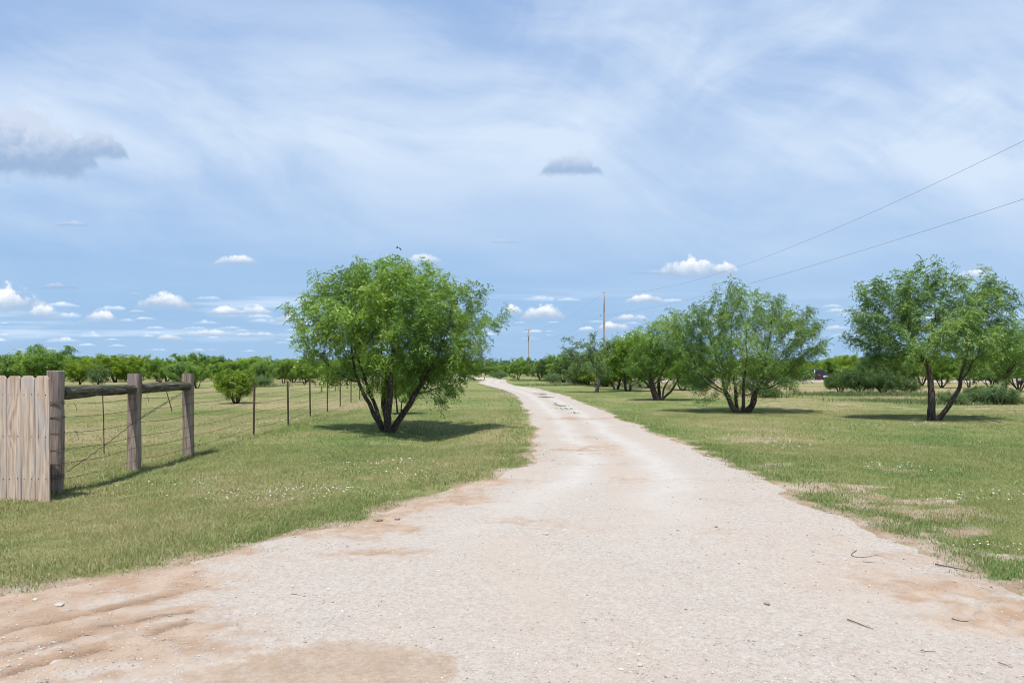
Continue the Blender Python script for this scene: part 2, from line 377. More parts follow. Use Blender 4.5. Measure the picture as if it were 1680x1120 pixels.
def edge(x, y):
    """metres outside the road (negative on the road)"""
    dl = (xl(y)-x)/slopeL(y); dr = (x-xr(y))/slopeR(y)
    return np.maximum(dl, dr)
DX, DY = G(790, 712)
def gz(x, y):
    x = np.asarray(x, float); y = np.asarray(y, float)
    near = np.exp(-(np.abs(y)/90)**2)
    z = (fbm(x*.22, y*.22, 31, 3)-.5)*.10*near+(fbm(x*.9, y*.9, 41, 2)-.5)*.02*near
    e = np.maximum((np.interp(y, LY, LX)-x)/slopeL(y), (x-np.interp(y, RY, RX))/slopeR(y))
    z = z*sstep(e, -1.0, 1.5)
    z = z-.13*np.exp(-((x-DX+.9)/1.0)**2-((y-DY)/3.2)**2)            # shallow swale beside the drive
    z = z+.05*np.exp(-((e-1.2)/.8)**2)*near*(x < 0)
    return z
def gz1(x, y): return float(gz(np.array([x]), np.array([y]))[0])

# soil map: 0 green sward ... 1 bare; dryness separately
BARE = [(1330, 797, 1.0, .22), (1420, 822, 1.5, .3), (1480, 848, 1.0, .3), (1560, 830, .7, .35), (1640, 818, .5, .25), (1620, 912, .5, .22), (1280, 743, 1.0, .35), (1430, 770, 1.2, .5), (1380, 800, .8, .3), (1190, 725, .9, .6), (1250, 760, .6, .5), (1520, 872, .5, .18), (1600, 948, .4, .2), (640, 838, .5, .15), (700, 825, .5, .15), (1540, 668, 6, 1.6), (1330, 662, 5, 2.0), (1640, 672, 4, 1.5)]
def soil(x, y, e):
    s = sstep(fbm(x*.8, y*.8, 61, 4), .62, .80)*.5
    s = s+sstep(e, .55, .0)*.65*sstep(fbm(x*2.3, y*2.3, 66, 3), .30, .60)
    near_right = sstep(x, 1.5, 3.0)*sstep(y, 9.5, 6.0)*sstep(e, 1.1, .2)
    s = s+near_right*.25*sstep(fbm(x*1.6, y*2.4, 71, 4), .52, .66)
    for px, py, rx, ry in BARE:
        bx, by = G(px, py)
        s = s+np.exp(-((x-bx)/rx)**2-((y-by)/ry)**2)*.72*sstep(fbm(x*2.0, y*3.0, 75, 3), .40, .62)
    s = s+sstep(e, .14, -.05)*.9
    return np.clip(s, 0, 1)
def dry(x, y):
    d = fbm(x*.35, y*.22, 81, 4)*.75+fbm(x*1.7, y*1.3, 85, 3)*.40-.12
    d = d+.22*sstep(y, 24, 45)*sstep(x, 6, 12)+.10*sstep(x, -5, -6.5)
    return np.clip(d, 0, 1)

def axis(lo, hi, near, grow):
    a = [0.0]
    while a[-1] < hi: a.append(a[-1]+max(near, abs(a[-1])*grow))
    b = [0.0]
    while b[-1] > lo: b.append(b[-1]-max(near, abs(b[-1])*grow))
    return np.array(sorted(set(a+b)))
gx = axis(-6000, 6000, .085, .022); gy = axis(-60, 9000, .085, .016)
X, Y = np.meshgrid(gx, gy); e = edge(X, Y)
Zg = gz(X, Y)+np.where(e > 0, (fbm(X*6, Y*6, 91, 2)-.5)*.03*np.exp(-(Y/25)**2), -.07*sstep(e, -.06, -.30))
Vg = np.stack([X, Y, Zg], -1).reshape(-1, 3)
ny, nx = X.shape; I = (np.arange(ny-1)[:, None]*nx+np.arange(nx-1)[None, :]).ravel()
m, g = new_mat('meadow'); pos = g.node('ShaderNodeNewGeometry').outputs['Position']
so, dr_ = g.attr('soil'), g.attr('dry')
nA = g.noise(pos, 26, 5, .7); nB = g.noise(pos, 3.1, 5, .6); nC = g.noise(pos, .45, 4, .6); nD = g.noise(g.vm('MULTIPLY', pos, (.03, .05, 0)), 1.0, 4, .6)
f = g.m('ADD', g.m('MULTIPLY', nB, .45), g.m('MULTIPLY', nC, .45)); f = g.m('ADD', f, g.m('MULTIPLY', g.m('SUBTRACT', dr_, .42), 1.1))
f = g.m('ADD', f, g.m('MULTIPLY', g.m('SUBTRACT', nA, .5), .45)); f = g.m('ADD', f, g.m('MULTIPLY', g.m('SUBTRACT', nD, .5), .35))
c = g.ramp(f, [(.20, (0.100, 0.158, 0.046)), (.42, (0.170, 0.200, 0.068)), (.60, (0.225, 0.220, 0.095)), (.82, (0.300, 0.245, 0.140))])
sc_ = g.mix(g.mr(nB, .4, .65), (0.335, 0.235, 0.160), (0.425, 0.350, 0.282))
thatch = g.m('MULTIPLY', g.mr(nA, .52, .72, 0, .45), 1.0)
c = g.mix(thatch, c, (0.15, 0.115, 0.066))
nE = g.noise(pos, 8.0, 7, .7); so2 = g.mr(g.m('ADD', so, g.m('MULTIPLY', g.m('SUBTRACT', nE, .5), 1.4)), .32, .78)
st_ = g.noise(pos, 55, 4, .7); sc_ = g.mix(g.mr(st_, .55, .7, 0, .5), sc_, (0.47, 0.42, 0.37)); sc_ = g.mix(g.mr(st_, .42, .30, 0, .5), sc_, (0.17, 0.12, 0.085))
c = g.mix(g.m('MULTIPLY', so2, g.mr(nA, .25, .5, .6, 1.0)), c, sc_)
finish(g, principled(g, c, .95, .08, nA, .8, .04)); M['ground'] = m
# road first: it is laid as a sheet on the ground
yy = [-3.9, -3, -2, -1, 0, .6, 1.1, 1.5]
while yy[-1] < 147: yy.append(yy[-1]+max(.032, .0095*yy[-1]))
yy = np.array(yy); NC = 480
tt = np.linspace(0, 1, NC); tt = .5-.5*np.cos(tt*PI)*.35-.5*.65*(1-2*tt)
XL, XR = xl(yy), np.maximum(xr(yy), xl(yy)+.3)
RXg = XL[:, None]+(XR-XL)[:, None]*tt[None, :]; RYg = np.repeat(yy[:, None], NC, 1)
def segd(x, y, p, q):
    px, py = p; qx, qy = q; dx_, dy_ = qx-px, qy-py
    t = np.clip(((x-px)*dx_+(y-py)*dy_)/(dx_*dx_+dy_*dy_), 0, 1)
    return (x-px-t*dx_), (y-py-t*dy_), t
bump = (fbm(RXg*3.1, RYg*3.1, 101, 4)-.5)*.022+(fbm(RXg*17, RYg*17, 111, 3)-.5)*.008
fade = np.exp(-(RYg/18)**2)
z = gz(RXg, RYg)+.012+.0003*np.maximum(RYg, 0)+np.maximum(bump*fade, -.009)
dirt = sstep(fbm(RXg*.8, RYg*1.5, 121, 5), .50, .72)*.34
eR = (RXg-XL[:, None])/np.maximum(slopeL(yy)[:, None], 1); 
dirt += sstep(eR, .9, .05)*.75*sstep(RYg, 16, 7)*sstep(fbm(RXg*1.3, RYg*2.1, 125, 4), .28, .55)
eRr = (XR[:, None]-RXg)
dirt += sstep(eRr, .7, .0)*.5*sstep(RYg, 6.5, 4.2)*sstep(fbm(RXg*1.5, RYg*2.5, 128, 4), .35, .6)
damp = np.zeros_like(z)
along = RXg*.84+RYg*.54; across = -RXg*.54+RYg*.84; c0 = -G(60, 1040)[0]*.54+G(60, 1040)[1]*.84
band = np.exp(-((across-c0)/.75)**2)*sstep(along, G(420, 960)[0]*.84+G(420, 960)[1]*.54, G(160, 1020)[0]*.84+G(160, 1020)[1]*.54)
dirt += band*(.06+1.0*sstep(fbm(along*.8+3, across*5.0, 181, 4), .42, .58))
for px, py, rx, ry, a in [(90, 1000, .75, .30, .95), (200, 965, .5, .22, .8), (330, 960, .5, .14, .35), (60, 1085, .8, .28, .6), (0, 1050, .5, .2, .4), (300, 1010, .4, .12, .4), (1640, 1020, .35, .28, .8), (1560, 985, .35, .3, .5), (1480, 960, .3, .4, .35), (960, 738, .9, .9, .45), (930, 688, .9, .45, .75), (1000, 686, .8, .3, .35), (640, 905, .7, .5, .4), (740, 822, 1.0, .35, .45), (860, 850, .7, .3, .25), (560, 875, .6, .25, .7)]:
    bx, by = G(px, py)
    dirt += a*np.exp(-((RXg-bx)/rx)**2-((RYg-by)/ry)**2)*(.35+1.3*sstep(fbm(RXg*2.6, RYg*5, 131, 4), .3, .7))
for px, py, rx, ry, a in [(580, 1090, .50, .26, 1.0), (440, 1112, .42, .15, .9), (660, 1100, .3, .2, .9)]:
    bx, by = G(px, py)
    q = ((RXg-bx)/rx)**2+((RYg-by)/ry)**2+(fbm(RXg*3, RYg*3, 141, 4)-.5)*1.4
    damp = np.maximum(damp, a*.8*sstep(q, 2.2, .2))
rut = np.zeros_like(z)
frac = (RXg-XL[:, None])/(XR-XL)[:, None]; wig = (fbm(RYg*.25, RYg*0+2, 191, 3)-.5)*.12
lane = (np.exp(-((frac-.30-wig)/.075)**2)+np.exp(-((frac-.64-wig)/.08)**2))*sstep(RYg, 4.5, 9)
z = z-.014*lane*fade*sstep(RYg, 30, 10)
dirt += .22*np.exp(-((frac-.47-wig)/.07)**2)*sstep(RYg, 6, 11)*sstep(RYg, 60, 20)
# tyre ruts pressed into the soft dirt, lower left
for p, q, dep in [((-60, 1056), (150, 1010), .022), ((150, 1010), (310, 970), .020), ((150, 1036), (330, 1002), .015), ((-40, 1092), (160, 1040), .012), ((240, 1046), (320, 1020), .012), ((0, 1112), (190, 1062), .014)]:
    a_, b_ = G(*p), G(*q); ox, oy, t = segd(RXg, RYg, a_, b_); dd = np.hypot(ox, oy)+(fbm(RXg*7, RYg*7, 151, 3)-.5)*.05
    w = sstep(t, 0, .05)*sstep(t, 1, .85)
    z += w*(-dep*np.exp(-(dd/.035)**2)+dep*.45*np.exp(-((dd-.07)/.03)**2))*(.15+1.6*sstep(fbm(RXg*15, RYg*15, 155, 3), .3, .7))
    dirt += w*.9*np.exp(-(dd/.07)**2); rut = np.maximum(rut, w*np.exp(-(dd/.045)**2)*(.4+.9*fbm(RXg*20, RYg*20, 157, 2)))
for p, q in [((1500, 975), (1660, 1030)), ((1540, 962), (1680, 1002))]:
    a_, b_ = G(*p), G(*q); ox, oy, t = segd(RXg, RYg, a_, b_); dd = np.hypot(ox, oy)
    tread = (np.sin(t*70+dd*60) > 0)*.006
    w = sstep(t, 0, .1)*sstep(t, 1, .9)*np.exp(-(dd/.08)**4)
    z += -w*(.004+tread); dirt += w*.25
z = z*(1-damp)+damp*(gz(RXg, RYg)+.012+.004*(fbm(RXg*6, RYg*6, 161, 2)-.5))
dcl = np.clip(dirt, 0, 1)*np.exp(-(RYg/7)**2)*(1-damp)
z += dcl*((fbm(RXg*24, RYg*24, 175, 3)-.5)*.014+.012*sstep(fbm(RXg*13, RYg*13, 176, 3), .58, .72))
z -= .022*(1-sstep(np.minimum(eR, eRr/np.maximum(slopeR(yy)[:, None], 1)), 0, .12))*sstep(RYg, 40, 15)
# crumbled clods at the right
bx, by = G(1650, 1015); z += np.exp(-((RXg-bx)/.3)**2-((RYg-by)/.25)**2)*.03*sstep(fbm(RXg*14, RYg*14, 171, 3), .4, .65)
Vr = np.stack([RXg, RYg, z], -1).reshape(-1, 3)
n0, n1_ = RXg.shape; Ir = (np.arange(n0-1)[:, None]*n1_+np.arange(n1_-1)[None, :]).ravel()
m, g = new_mat('caliche_gravel'); pos = g.node('ShaderNodeNewGeometry').outputs['Position']
di, da = g.attr('dirt'), g.attr('damp')
n1 = g.noise(pos, 160, 4, .75); n2 = g.noise(pos, 38, 5, .7); n3 = g.noise(pos, 4.5, 5, .6); n4 = g.noise(g.vm('MULTIPLY', pos, (.9, .35, 1)), 1.0, 4, .55)
c = g.ramp(n2, [(.28, (0.300, 0.258, 0.224)), (.5, (0.392, 0.342, 0.296)), (.72, (0.455, 0.420, 0.378))])
c = g.mix(g.mr(n4, .42, .66, 0, .55), c, (0.41, 0.335, 0.275))
c = g.mix(g.m('MULTIPLY', g.attr('lane'), g.mr(n3, .2, .7, .45, .9)), c, (0.450, 0.424, 0.394))
vo = g.node('ShaderNodeTexVoronoi'); g.put(vo.inputs['Vector'], pos); vo.inputs['Scale'].default_value = 62
r1, r2, r3 = g.sep(vo.outputs['Color'])
stone = g.m('MULTIPLY', g.mr(vo.outputs['Distance'], .42, .28), g.mr(r1, .55, .62))
c = g.mix(g.m('MULTIPLY', stone, .55), c, g.mix(r2, (0.29, 0.25, 0.215), (0.54, 0.52, 0.49)))
dc = g.mix(g.mr(n3, .35, .65), (0.310, 0.210, 0.138), (0.390, 0.298, 0.225))
nE = g.noise(pos, 7.5, 7, .68)
dm = g.mr(g.m('ADD', di, g.m('MULTIPLY', g.m('SUBTRACT', nE, .5), 1.5)), .20, .85)
dm = g.m('MULTIPLY', dm, g.mr(n2, .3, .6, .75, 1.0))
c = g.mix(g.m('MINIMUM', dm, .92), c, dc)
wet = g.mix(g.mr(n3, .3, .7), (0.275, 0.195, 0.132), (0.335, 0.25, 0.18))
da2 = g.mr(g.m('ADD', da, g.m('MULTIPLY', g.m('SUBTRACT', nE, .5), 1.3)), .25, .75)
c = g.mix(g.m('MULTIPLY', da2, g.mr(n2, .3, .7, .9, .55)), c, wet)
c = g.mix(g.m('MULTIPLY', g.attr('rut'), .75), c, (0.17, 0.105, 0.065))
speck = g.mr(n1, .30, .38, .45, 0); c = g.mix(speck, c, (0.20, 0.16, 0.13))
h = g.m('ADD', g.m('MULTIPLY', n1, .35), g.m('ADD', g.m('MULTIPLY', n2, .6), g.m('MULTIPLY', stone, .5)))
h = g.m('MULTIPLY', h, g.m('MULTIPLY_ADD', da, -.75, 1.0))
finish(g, principled(g, c, .92, .15, h, .6, .012)); M['road'] = m
tag(build('gravel_road', Vr, [np.stack([Ir, Ir+1, Ir+n1_+1, Ir+n1_], -1)], M['road'], attrs={'dirt': np.clip(dirt, 0, 1).ravel(), 'damp': damp.ravel(), 'rut': np.clip(rut, 0, 1).ravel(), 'lane': np.clip(lane, 0, 1).ravel()}, smooth=True), kind='structure')
tag(build('ground', Vg, [np.stack([I, I+1, I+nx+1, I+nx], -1)], M['ground'], attrs={'soil': (soil(X, Y, e)*np.exp(-(Y/60)**2)).ravel(), 'dry': dry(X, Y).ravel()}, smooth=True), kind='structure')
# pale side drive far right, laid over the grass
sx = np.linspace(14, 120, 160); sy0 = 75+np.sin(sx*.05)*1.5-(sx-40)*.03; sw = 4.0
sV = np.concatenate([np.stack([sx, sy0+k*sw, .05+.20*np.sin(k*PI)+gz(sx, sy0+k*sw)+(fbm(sx*.5, sx*0+k*3, 7, 3)-.5)*.06], -1) for k in (0, .25, .5, .75, 1)])
si = np.concatenate([np.arange(159)+160*k for k in range(4)])
zz = np.full(len(sV), .05)
tag(build('side_road', sV, [np.stack([si, si+1, si+161, si+160], -1)], M['road'], attrs={'dirt': zz*0, 'damp': zz*0, 'rut': zz*0, 'lane': zz*0}, smooth=True), kind='structure')

# ------------------------------------------------------------------ pebbles and grass (nobody could count them)
def ico():
    bm = bmesh.new(); bmesh.ops.create_icosphere(bm, subdivisions=1, radius=1)
    V = np.array([v.co[:] for v in bm.verts]); Fc = np.array([[v.index for v in f.verts] for f in bm.faces]); bm.free(); return V, Fc
IV, IF = ico()
def rocks(x, y, z, r, rg, squash=.6):
    n = len(x); k = len(IV)
    s = rg.uniform(.6, 1.25, (n, k, 1))*r[:, None, None]
    V = IV[None]*s*np.stack([rg.uniform(.7, 1.3, n), rg.uniform(.7, 1.3, n), rg.uniform(.4, .9, n)*squash/.6], -1)[:, None, :]
    a = rg.uniform(0, 2*PI, n); ca, sa = np.cos(a)[:, None], np.sin(a)[:, None]
    V = np.stack([V[..., 0]*ca-V[..., 1]*sa, V[..., 0]*sa+V[..., 1]*ca, V[..., 2]], -1)
    V += np.stack([x, y, z], -1)[:, None, :]
    Fc = (IF[None]+(np.arange(n)*k)[:, None, None]).reshape(-1, 3)
    return V.reshape(-1, 3), Fc
from_grid = lambda x, y: np.full(len(x), 0.)
n = 60000
py = HZ+(1150-HZ)*np.sqrt(RNG.uniform(.012, 1.0, n)); px = RNG.uniform(-80, 1760, n)
gy_ = CAMZ*F/(py-HZ); gx_ = (px-840)/F*gy_
ed = edge(gx_, gy_); keep = (ed < .45*RNG.uniform(0, 1, n)) & (gy_ < 22) & (fbm(gx_*1.5, gy_*1.5, 201, 3) > RNG.uniform(.25, .72, n))
gx_, gy_ = gx_[keep], gy_[keep]
dq = np.zeros(len(gx_))
for px_, py_, rx, ry in [(580, 1090, .50, .26), (440, 1112, .42, .15), (660, 1100, .3, .2)]:
    bx, by = G(px_, py_); dq = np.maximum(dq, np.exp(-((gx_-bx)/rx)**2-((gy_-by)/ry)**2))
k2 = RNG.uniform(0, 1, len(gx_)) > dq*1.6; gx_, gy_ = gx_[k2], gy_[k2]
rr = .0028*np.exp(RNG.normal(0, .48, len(gx_)))*np.clip(gy_/5, .8, 2.2); rr = np.minimum(rr, .02)
# height of the road sheet under each stone (bilinear in row and column of its grid)
ri = np.clip(np.searchsorted(yy, gy_)-1, 0, n0-2)
fr = ((gx_-XL[ri])/(XR[ri]-XL[ri])); ci = np.clip(np.searchsorted(tt, np.clip(fr, 0, 1))-1, 0, NC-2)
zr = np.where(edge(gx_, gy_) < 0, z[ri, ci], gz(gx_, gy_))
m, g = new_mat('pebble'); t = g.attr('tint')
c = g.ramp(t, [(0, (0.17, 0.125, 0.10)), (.25, (0.32, 0.265, 0.225)), (.6, (0.42, 0.38, 0.345)), (1, (0.55, 0.53, 0.50))])
finish(g, principled(g, c, .95, .15)); M['pebble'] = m
V_, F_ = rocks(gx_, gy_, zr+rr*.25, rr, RNG)
tag(build('gravel', V_, [F_], M['pebble'], attrs={'tint': np.repeat(RNG.beta(2.2, 1.2, len(gx_)), len(IV))}), kind='stuff')

def blades(x, y, h, w, tint, rg, lean=.5):
    n = len(x); a = rg.uniform(0, 2*PI, n); b = rg.uniform(0, 2*PI, n)
    zb = gz(x, y)-.004
    wx, wy = np.cos(a)*w*.5, np.sin(a)*w*.5
    l = rg.uniform(.1, lean, n)*h; lx, ly = np.cos(b)*l, np.sin(b)*l
    V = np.empty((n, 5, 3))
    V[:, 0] = np.stack([x-wx, y-wy, zb], -1); V[:, 1] = np.stack([x+wx, y+wy, zb], -1)
    mx_, my_, mz = x+lx*.35, y+ly*.35, zb+h*(.62-.06*(l/h)**2)
    V[:, 2] = np.stack([mx_+wx*.8, my_+wy*.8, mz], -1); V[:, 3] = np.stack([mx_-wx*.8, my_-wy*.8, mz], -1)
    V[:, 4] = np.stack([x+lx*1.15, y+ly*1.15, zb+h*np.clip(1-.36*(l/h)**2, .15, 1)], -1)
    i = np.arange(n)*5
    return V.reshape(-1, 3), np.stack([i, i+1, i+2, i+3], -1), np.stack([i+3, i+2, i+4], -1), np.repeat(tint, 5)
def scatter(y0, y1, n):
    """points spread over the strip y0..y1 of the view and a step to each side"""
    y = np.sqrt(RNG.uniform(y0**2, y1**2, n)); x = RNG.uniform(-.95, .95, n)*y+RNG.uniform(-2.2, 2.2, n)
    return x, y
GR = [[], [], [], []]
def sow(y0, y1, n, h, w, tall=1.0):
    x, y = scatter(y0, y1, n); e_ = edge(x, y); s_ = soil(x, y, e_); d_ = dry(x, y)
    p = sstep(e_+(fbm(x*3.2, y*3.2, 213, 4)-.5)*1.2+(fbm(x*11, y*11, 214, 2)-.5)*.35, -.24, .14)*(1-.80*s_)*(.55+.75*fbm(x*2.2, y*2.2, 211, 3))
    k = RNG.uniform(0, 1, n) < p; x, y, e_, d_ = x[k], y[k], e_[k], d_[k]
    clump = fbm(x*3.5, y*3.5, 221, 3)
    hh = h*np.exp(RNG.normal(0, .30, len(x)))*(.55+.95*clump)*tall
    hh *= 1+.35*sstep(e_, .9, .25)*sstep(e_, .05, .2)
    ln = sstep(np.abs(x+5.3-(y < 14)*0), .35, .05)*(y < 30); hh *= 1+.9*ln
    stalk = RNG.uniform(0, 1, len(x)) < .010; hh = np.where(stalk, hh*2.3, hh)
    t = np.clip(.10+1.10*(d_-.22)+RNG.normal(0, .17, len(x))-.25*sstep(e_, 1.2, .2), 0, 1)
    t = np.where(RNG.uniform(0, 1, len(x)) < .16, RNG.uniform(.75, 1, len(x)), t); t = np.where(stalk, .8, t)
    ww = w*RNG.uniform(.6, 1.4, len(x))
    V_, q, t3, tn = blades(x, y, hh, ww, t, RNG, 1.5)
    GR[0].append(V_); o = sum(len(v) for v in GR[0][:-1]); GR[1].append(q+o); GR[2].append(t3+o); GR[3].append(tn)
sow(2.6, 7.5, 600000, .027, .0034)
sow(7.5, 13, 430000, .031, .0050)
sow(13, 24, 270000, .032, .0085)
sow(24, 46, 110000, .036, .0170)
tag(build('grass', np.concatenate(GR[0]), [np.concatenate(GR[1]), np.concatenate(GR[2])], M['grass'], attrs={'tint': np.concatenate(GR[3])}), kind='stuff')

# white flowers, low patches in the verge
fl = [(490, 822, 1.1, .30, 90), (430, 835, .6, .25, 40), (545, 815, .5, .2, 40), (640, 770, 1.0, .7, 45), (665, 790, .8, .3, 30), (1230, 722, .8, .8, 40), (1290, 735, .9, .7, 40), (1440, 768, .8, .5, 40), (1560, 826, .5, .2, 40), (455, 695, .8, 1.5, 50), (1480, 700, 2.5, .8, 70), (240, 800, .8, .4, 14), (1640, 815, .4, .2, 22), (1620, 905, .35, .1, 20)]
fx, fy = [], []
for px_, py_, rx, ry, k in fl:
    bx, by = G(px_, py_); fx.append(RNG.normal(bx, rx*.5, k)); fy.append(RNG.normal(by, ry*.5, k))
fx, fy = np.concatenate(fx), np.concatenate(fy); k = edge(fx, fy) > .1; fx, fy = fx[k], fy[k]
V_, F_ = rocks(fx, fy, gz(fx, fy)+RNG.uniform(.05, .085, len(fx)), RNG.uniform(.005, .011, len(fx))*np.clip(fy/8, .8, 1.6), RNG, .35)
tag(build('wildflowers', V_, [F_], M['petal']), kind='stuff')
# single larger stones and clods lying along the drive
for i, (px_, py_, r_, lab) in enumerate([(621, 856, .035, 'small brown clod at the grass edge left of the drive'), (652, 854, .028, 'flat tan clod right beside another clod at the left verge'), (98, 996, .022, 'pale pebble lying alone on orange dirt near left corner'), (57, 988, .018, 'white pebble on orange dirt just below the grass edge'), (92, 1093, .030, 'flat pale stone on the dirt at the lower left'), (1175, 867, .016, 'dark pebble on the pale gravel right of centre'), (1258, 995, .018, 'brown pebble on the pale gravel in the near drive')]):
    x, y = G(px_, py_)
    V_, F_ = rocks(np.array([0.]), np.array([0.]), np.array([0.]), np.array([r_]), RNG, .5)
    tag(build('stone', V_, [F_], M['pebble'], attrs={'tint': np.full(len(IV), [.1, .25, .6, .75, .55, .05, .15][i])}, loc=(x, y, gz1(x, y)+.018)), lab, 'stone', 'loose stones on the drive')
# twigs dropped on the drive
def polyline_tube(pts, r0, r1, sides=5, rg=None):
    p = np.array(pts, float); t = np.linspace(0, 1, len(p)); tt_ = np.linspace(0, 1, len(p)*4)
    q = np.stack([np.interp(tt_, t, p[:, k]) for k in range(3)], -1)
    for _ in range(3): q[1:-1] = (q[:-2]+2*q[1:-1]+q[2:])/4
    if rg is not None: q[:, :2] += np.cumsum(rg.normal(0, r0*.45, (len(q), 2)), 0)
    return tube(q, np.linspace(r0, r1, len(q)), sides)
for pts, r_, lab in [([(1405, 906), (1393, 914), (1408, 919), (1425, 916), (1438, 914)], .005, 'thin curved twig like a hook on the pale drive'),
                     ([(1416, 925), (1428, 926), (1437, 926)], .004, 'short straight twig just below the hooked twig'),
                     ([(1535, 928), (1565, 935), (1600, 942)], .009, 'dark stick at the right edge of the drive by grass'),
                     ([(1390, 1020), (1410, 1029), (1431, 1037)], .006, 'straight dark twig on the near right of the drive'),
                     ([(1555, 955), (1562, 958), (1571, 961)], .004, 'small bent twig on pale dirt near right verge'),
                     ([(1510, 1073), (1522, 1075), (1536, 1074)], .004, 'short brown twig at the bottom right'),
                     ([(1562, 1020), (1575, 1023), (1590, 1024)], .005, 'twig beside the crumbled orange dirt at right'),
                     ([(478, 978), (490, 980), (500, 983)], .005, 'lone brown twig on the left side of the gravel'),
                     ([(1638, 1092), (1650, 1097), (1662, 1101)], .004, 'thin twig near the bottom right corner'),
                     ([(1642, 692), (1600, 690), (1560, 681), (1690, 700)][:1]+[(1600, 686), (1585, 682)], .02, 'long fallen branch lying in dry grass on the right')]:
    x0, y0 = G(*pts[len(pts)//2])
    P3 = [(*[a-b for a, b in zip(G(*p), (x0, y0))], rnd.uniform(0, .006)) for p in pts]
    V_, F_ = polyline_tube(P3, r_*.62, r_*.25, 5, RNG)
    nm = 'fallen_branch' if 'branch' in lab else 'twig'
    tag(build(nm, V_, F_, M['twig'], loc=(x0, y0, gz1(x0, y0)+.016)), lab, nm.split('_')[-1], None if 'branch' in lab else 'twigs dropped on the drive')
# dark weed tufts down the middle of the drive
wv, wq, wt, wn = [], [], [], []
for px_, py_, n_, sx_ in [(886, 646.5, 260, .42), (892, 648.5, 50, .3), (897, 652.5, 320, .42), (911, 663, 20, .08), (920, 666.5, 60, .32), (929, 671.5, 45, .35), (943, 678.5, 22, .2)]:
    x, y = G(px_, py_); bx = RNG.normal(0, sx_*.45, n_); by = RNG.normal(0, .16, n_)-bx*.9
    V_, q, t3, tn = blades(bx+x, by+y, RNG.uniform(.02, .055, n_), np.full(n_, .026), RNG.uniform(0, .5, n_), RNG, 1.6)
    o = sum(len(v_) for v_ in wv); wv.append(V_+[0, 0, .025]); wq.append(q+o); wt.append(t3+o); wn.append(tn)
tag(build('weeds_in_drive', np.concatenate(wv), [np.concatenate(wq), np.concatenate(wt)], M['weed'], attrs={'tint': np.concatenate(wn)}), kind='stuff')

# ------------------------------------------------------------------ fences
def beam(w, d, h, bev=.006, segs=1, nz=6, wob=.004, rg=RNG, clip=0):
    """upright board w x d x h, base at z = 0, slightly uneven; clip: dog-ear corners"""
    zs = np.linspace(0, h, nz)
    prof = [(-w/2+bev, -d/2), (w/2-bev, -d/2), (w/2, -d/2+bev), (w/2, d/2-bev), (w/2-bev, d/2), (-w/2+bev, d/2), (-w/2, d/2-bev), (-w/2, -d/2+bev)]
    V_ = []
    if clip: zs = np.append(zs[:-1], [h-clip, h])
    for zi in zs:
        k = 1.0 if not clip or zi <= h-clip else 1-2*clip*.9/w
        ox, oy = rg.normal(0, wob*.4, 2)
        V_ += [(x*k+ox*(zi > 0), y+oy*(zi > 0), zi) for x, y in prof]
    V_ = np.array(V_); s = 8; n_ = len(zs)
    i = np.arange(n_-1)[:, None]*s; j = np.arange(s)[None]; j2 = (j+1) % s
    Q = np.stack([i+j, i+j2, i+s+j2, i+s+j], -1).reshape(-1, 4)
    return V_, [Q, np.array([list(range(s))[::-1], list(range((n_-1)*s, n_*s))])]
pf_y = 7.30
pf = empty('picket_fence', (-5.6, pf_y, 0), 'weathered dog-eared board fence ending at the round corner post', 'fence')
bounds = [(-60, -36.6), (-36, -12.6), (-12, 11.4), (12, 35.2), (35.7, 58.3), (58.8, 82)]
for a_, b_ in bounds:
    x0, x1 = (a_-840)/F*pf_y, (b_-840)/F*pf_y
    V_, F_ = beam(x1-x0-.001, .018, 1.37+rnd.uniform(-.006, .008), .004, nz=5, wob=.003, clip=.032)
    o = build('picket', V_, F_, M['picket'], pf, loc=((x0+x1)/2+5.6, rnd.uniform(-.004, .004), -.02+gz1((x0+x1)/2, pf_y)))
    o.rotation_euler = (rnd.uniform(-.004, .004), rnd.uniform(-.004, .004), 0)
    w_ = x1-x0
    for q in (-.27, .27):
        for zn in (.27, .72, 1.17): build('nail', *tube([(w_*q+rnd.uniform(-.006, .006), -.0085, zn+rnd.uniform(-.012, .012)), (w_*q, -.0105, zn)], .0042, 6), M['rust'], o)
for zz_ in (.25, .70, 1.15):
    V_, F_ = beam(.09, .038, 1.36, .004, nz=4); V_ = V_[:, [2, 1, 0]]*[-1, 1, 1]+[1.02-.38, .03, zz_]
    build('backing_rail', V_, F_, M['picket'], pf, loc=(-.32+.02, 0, 0))

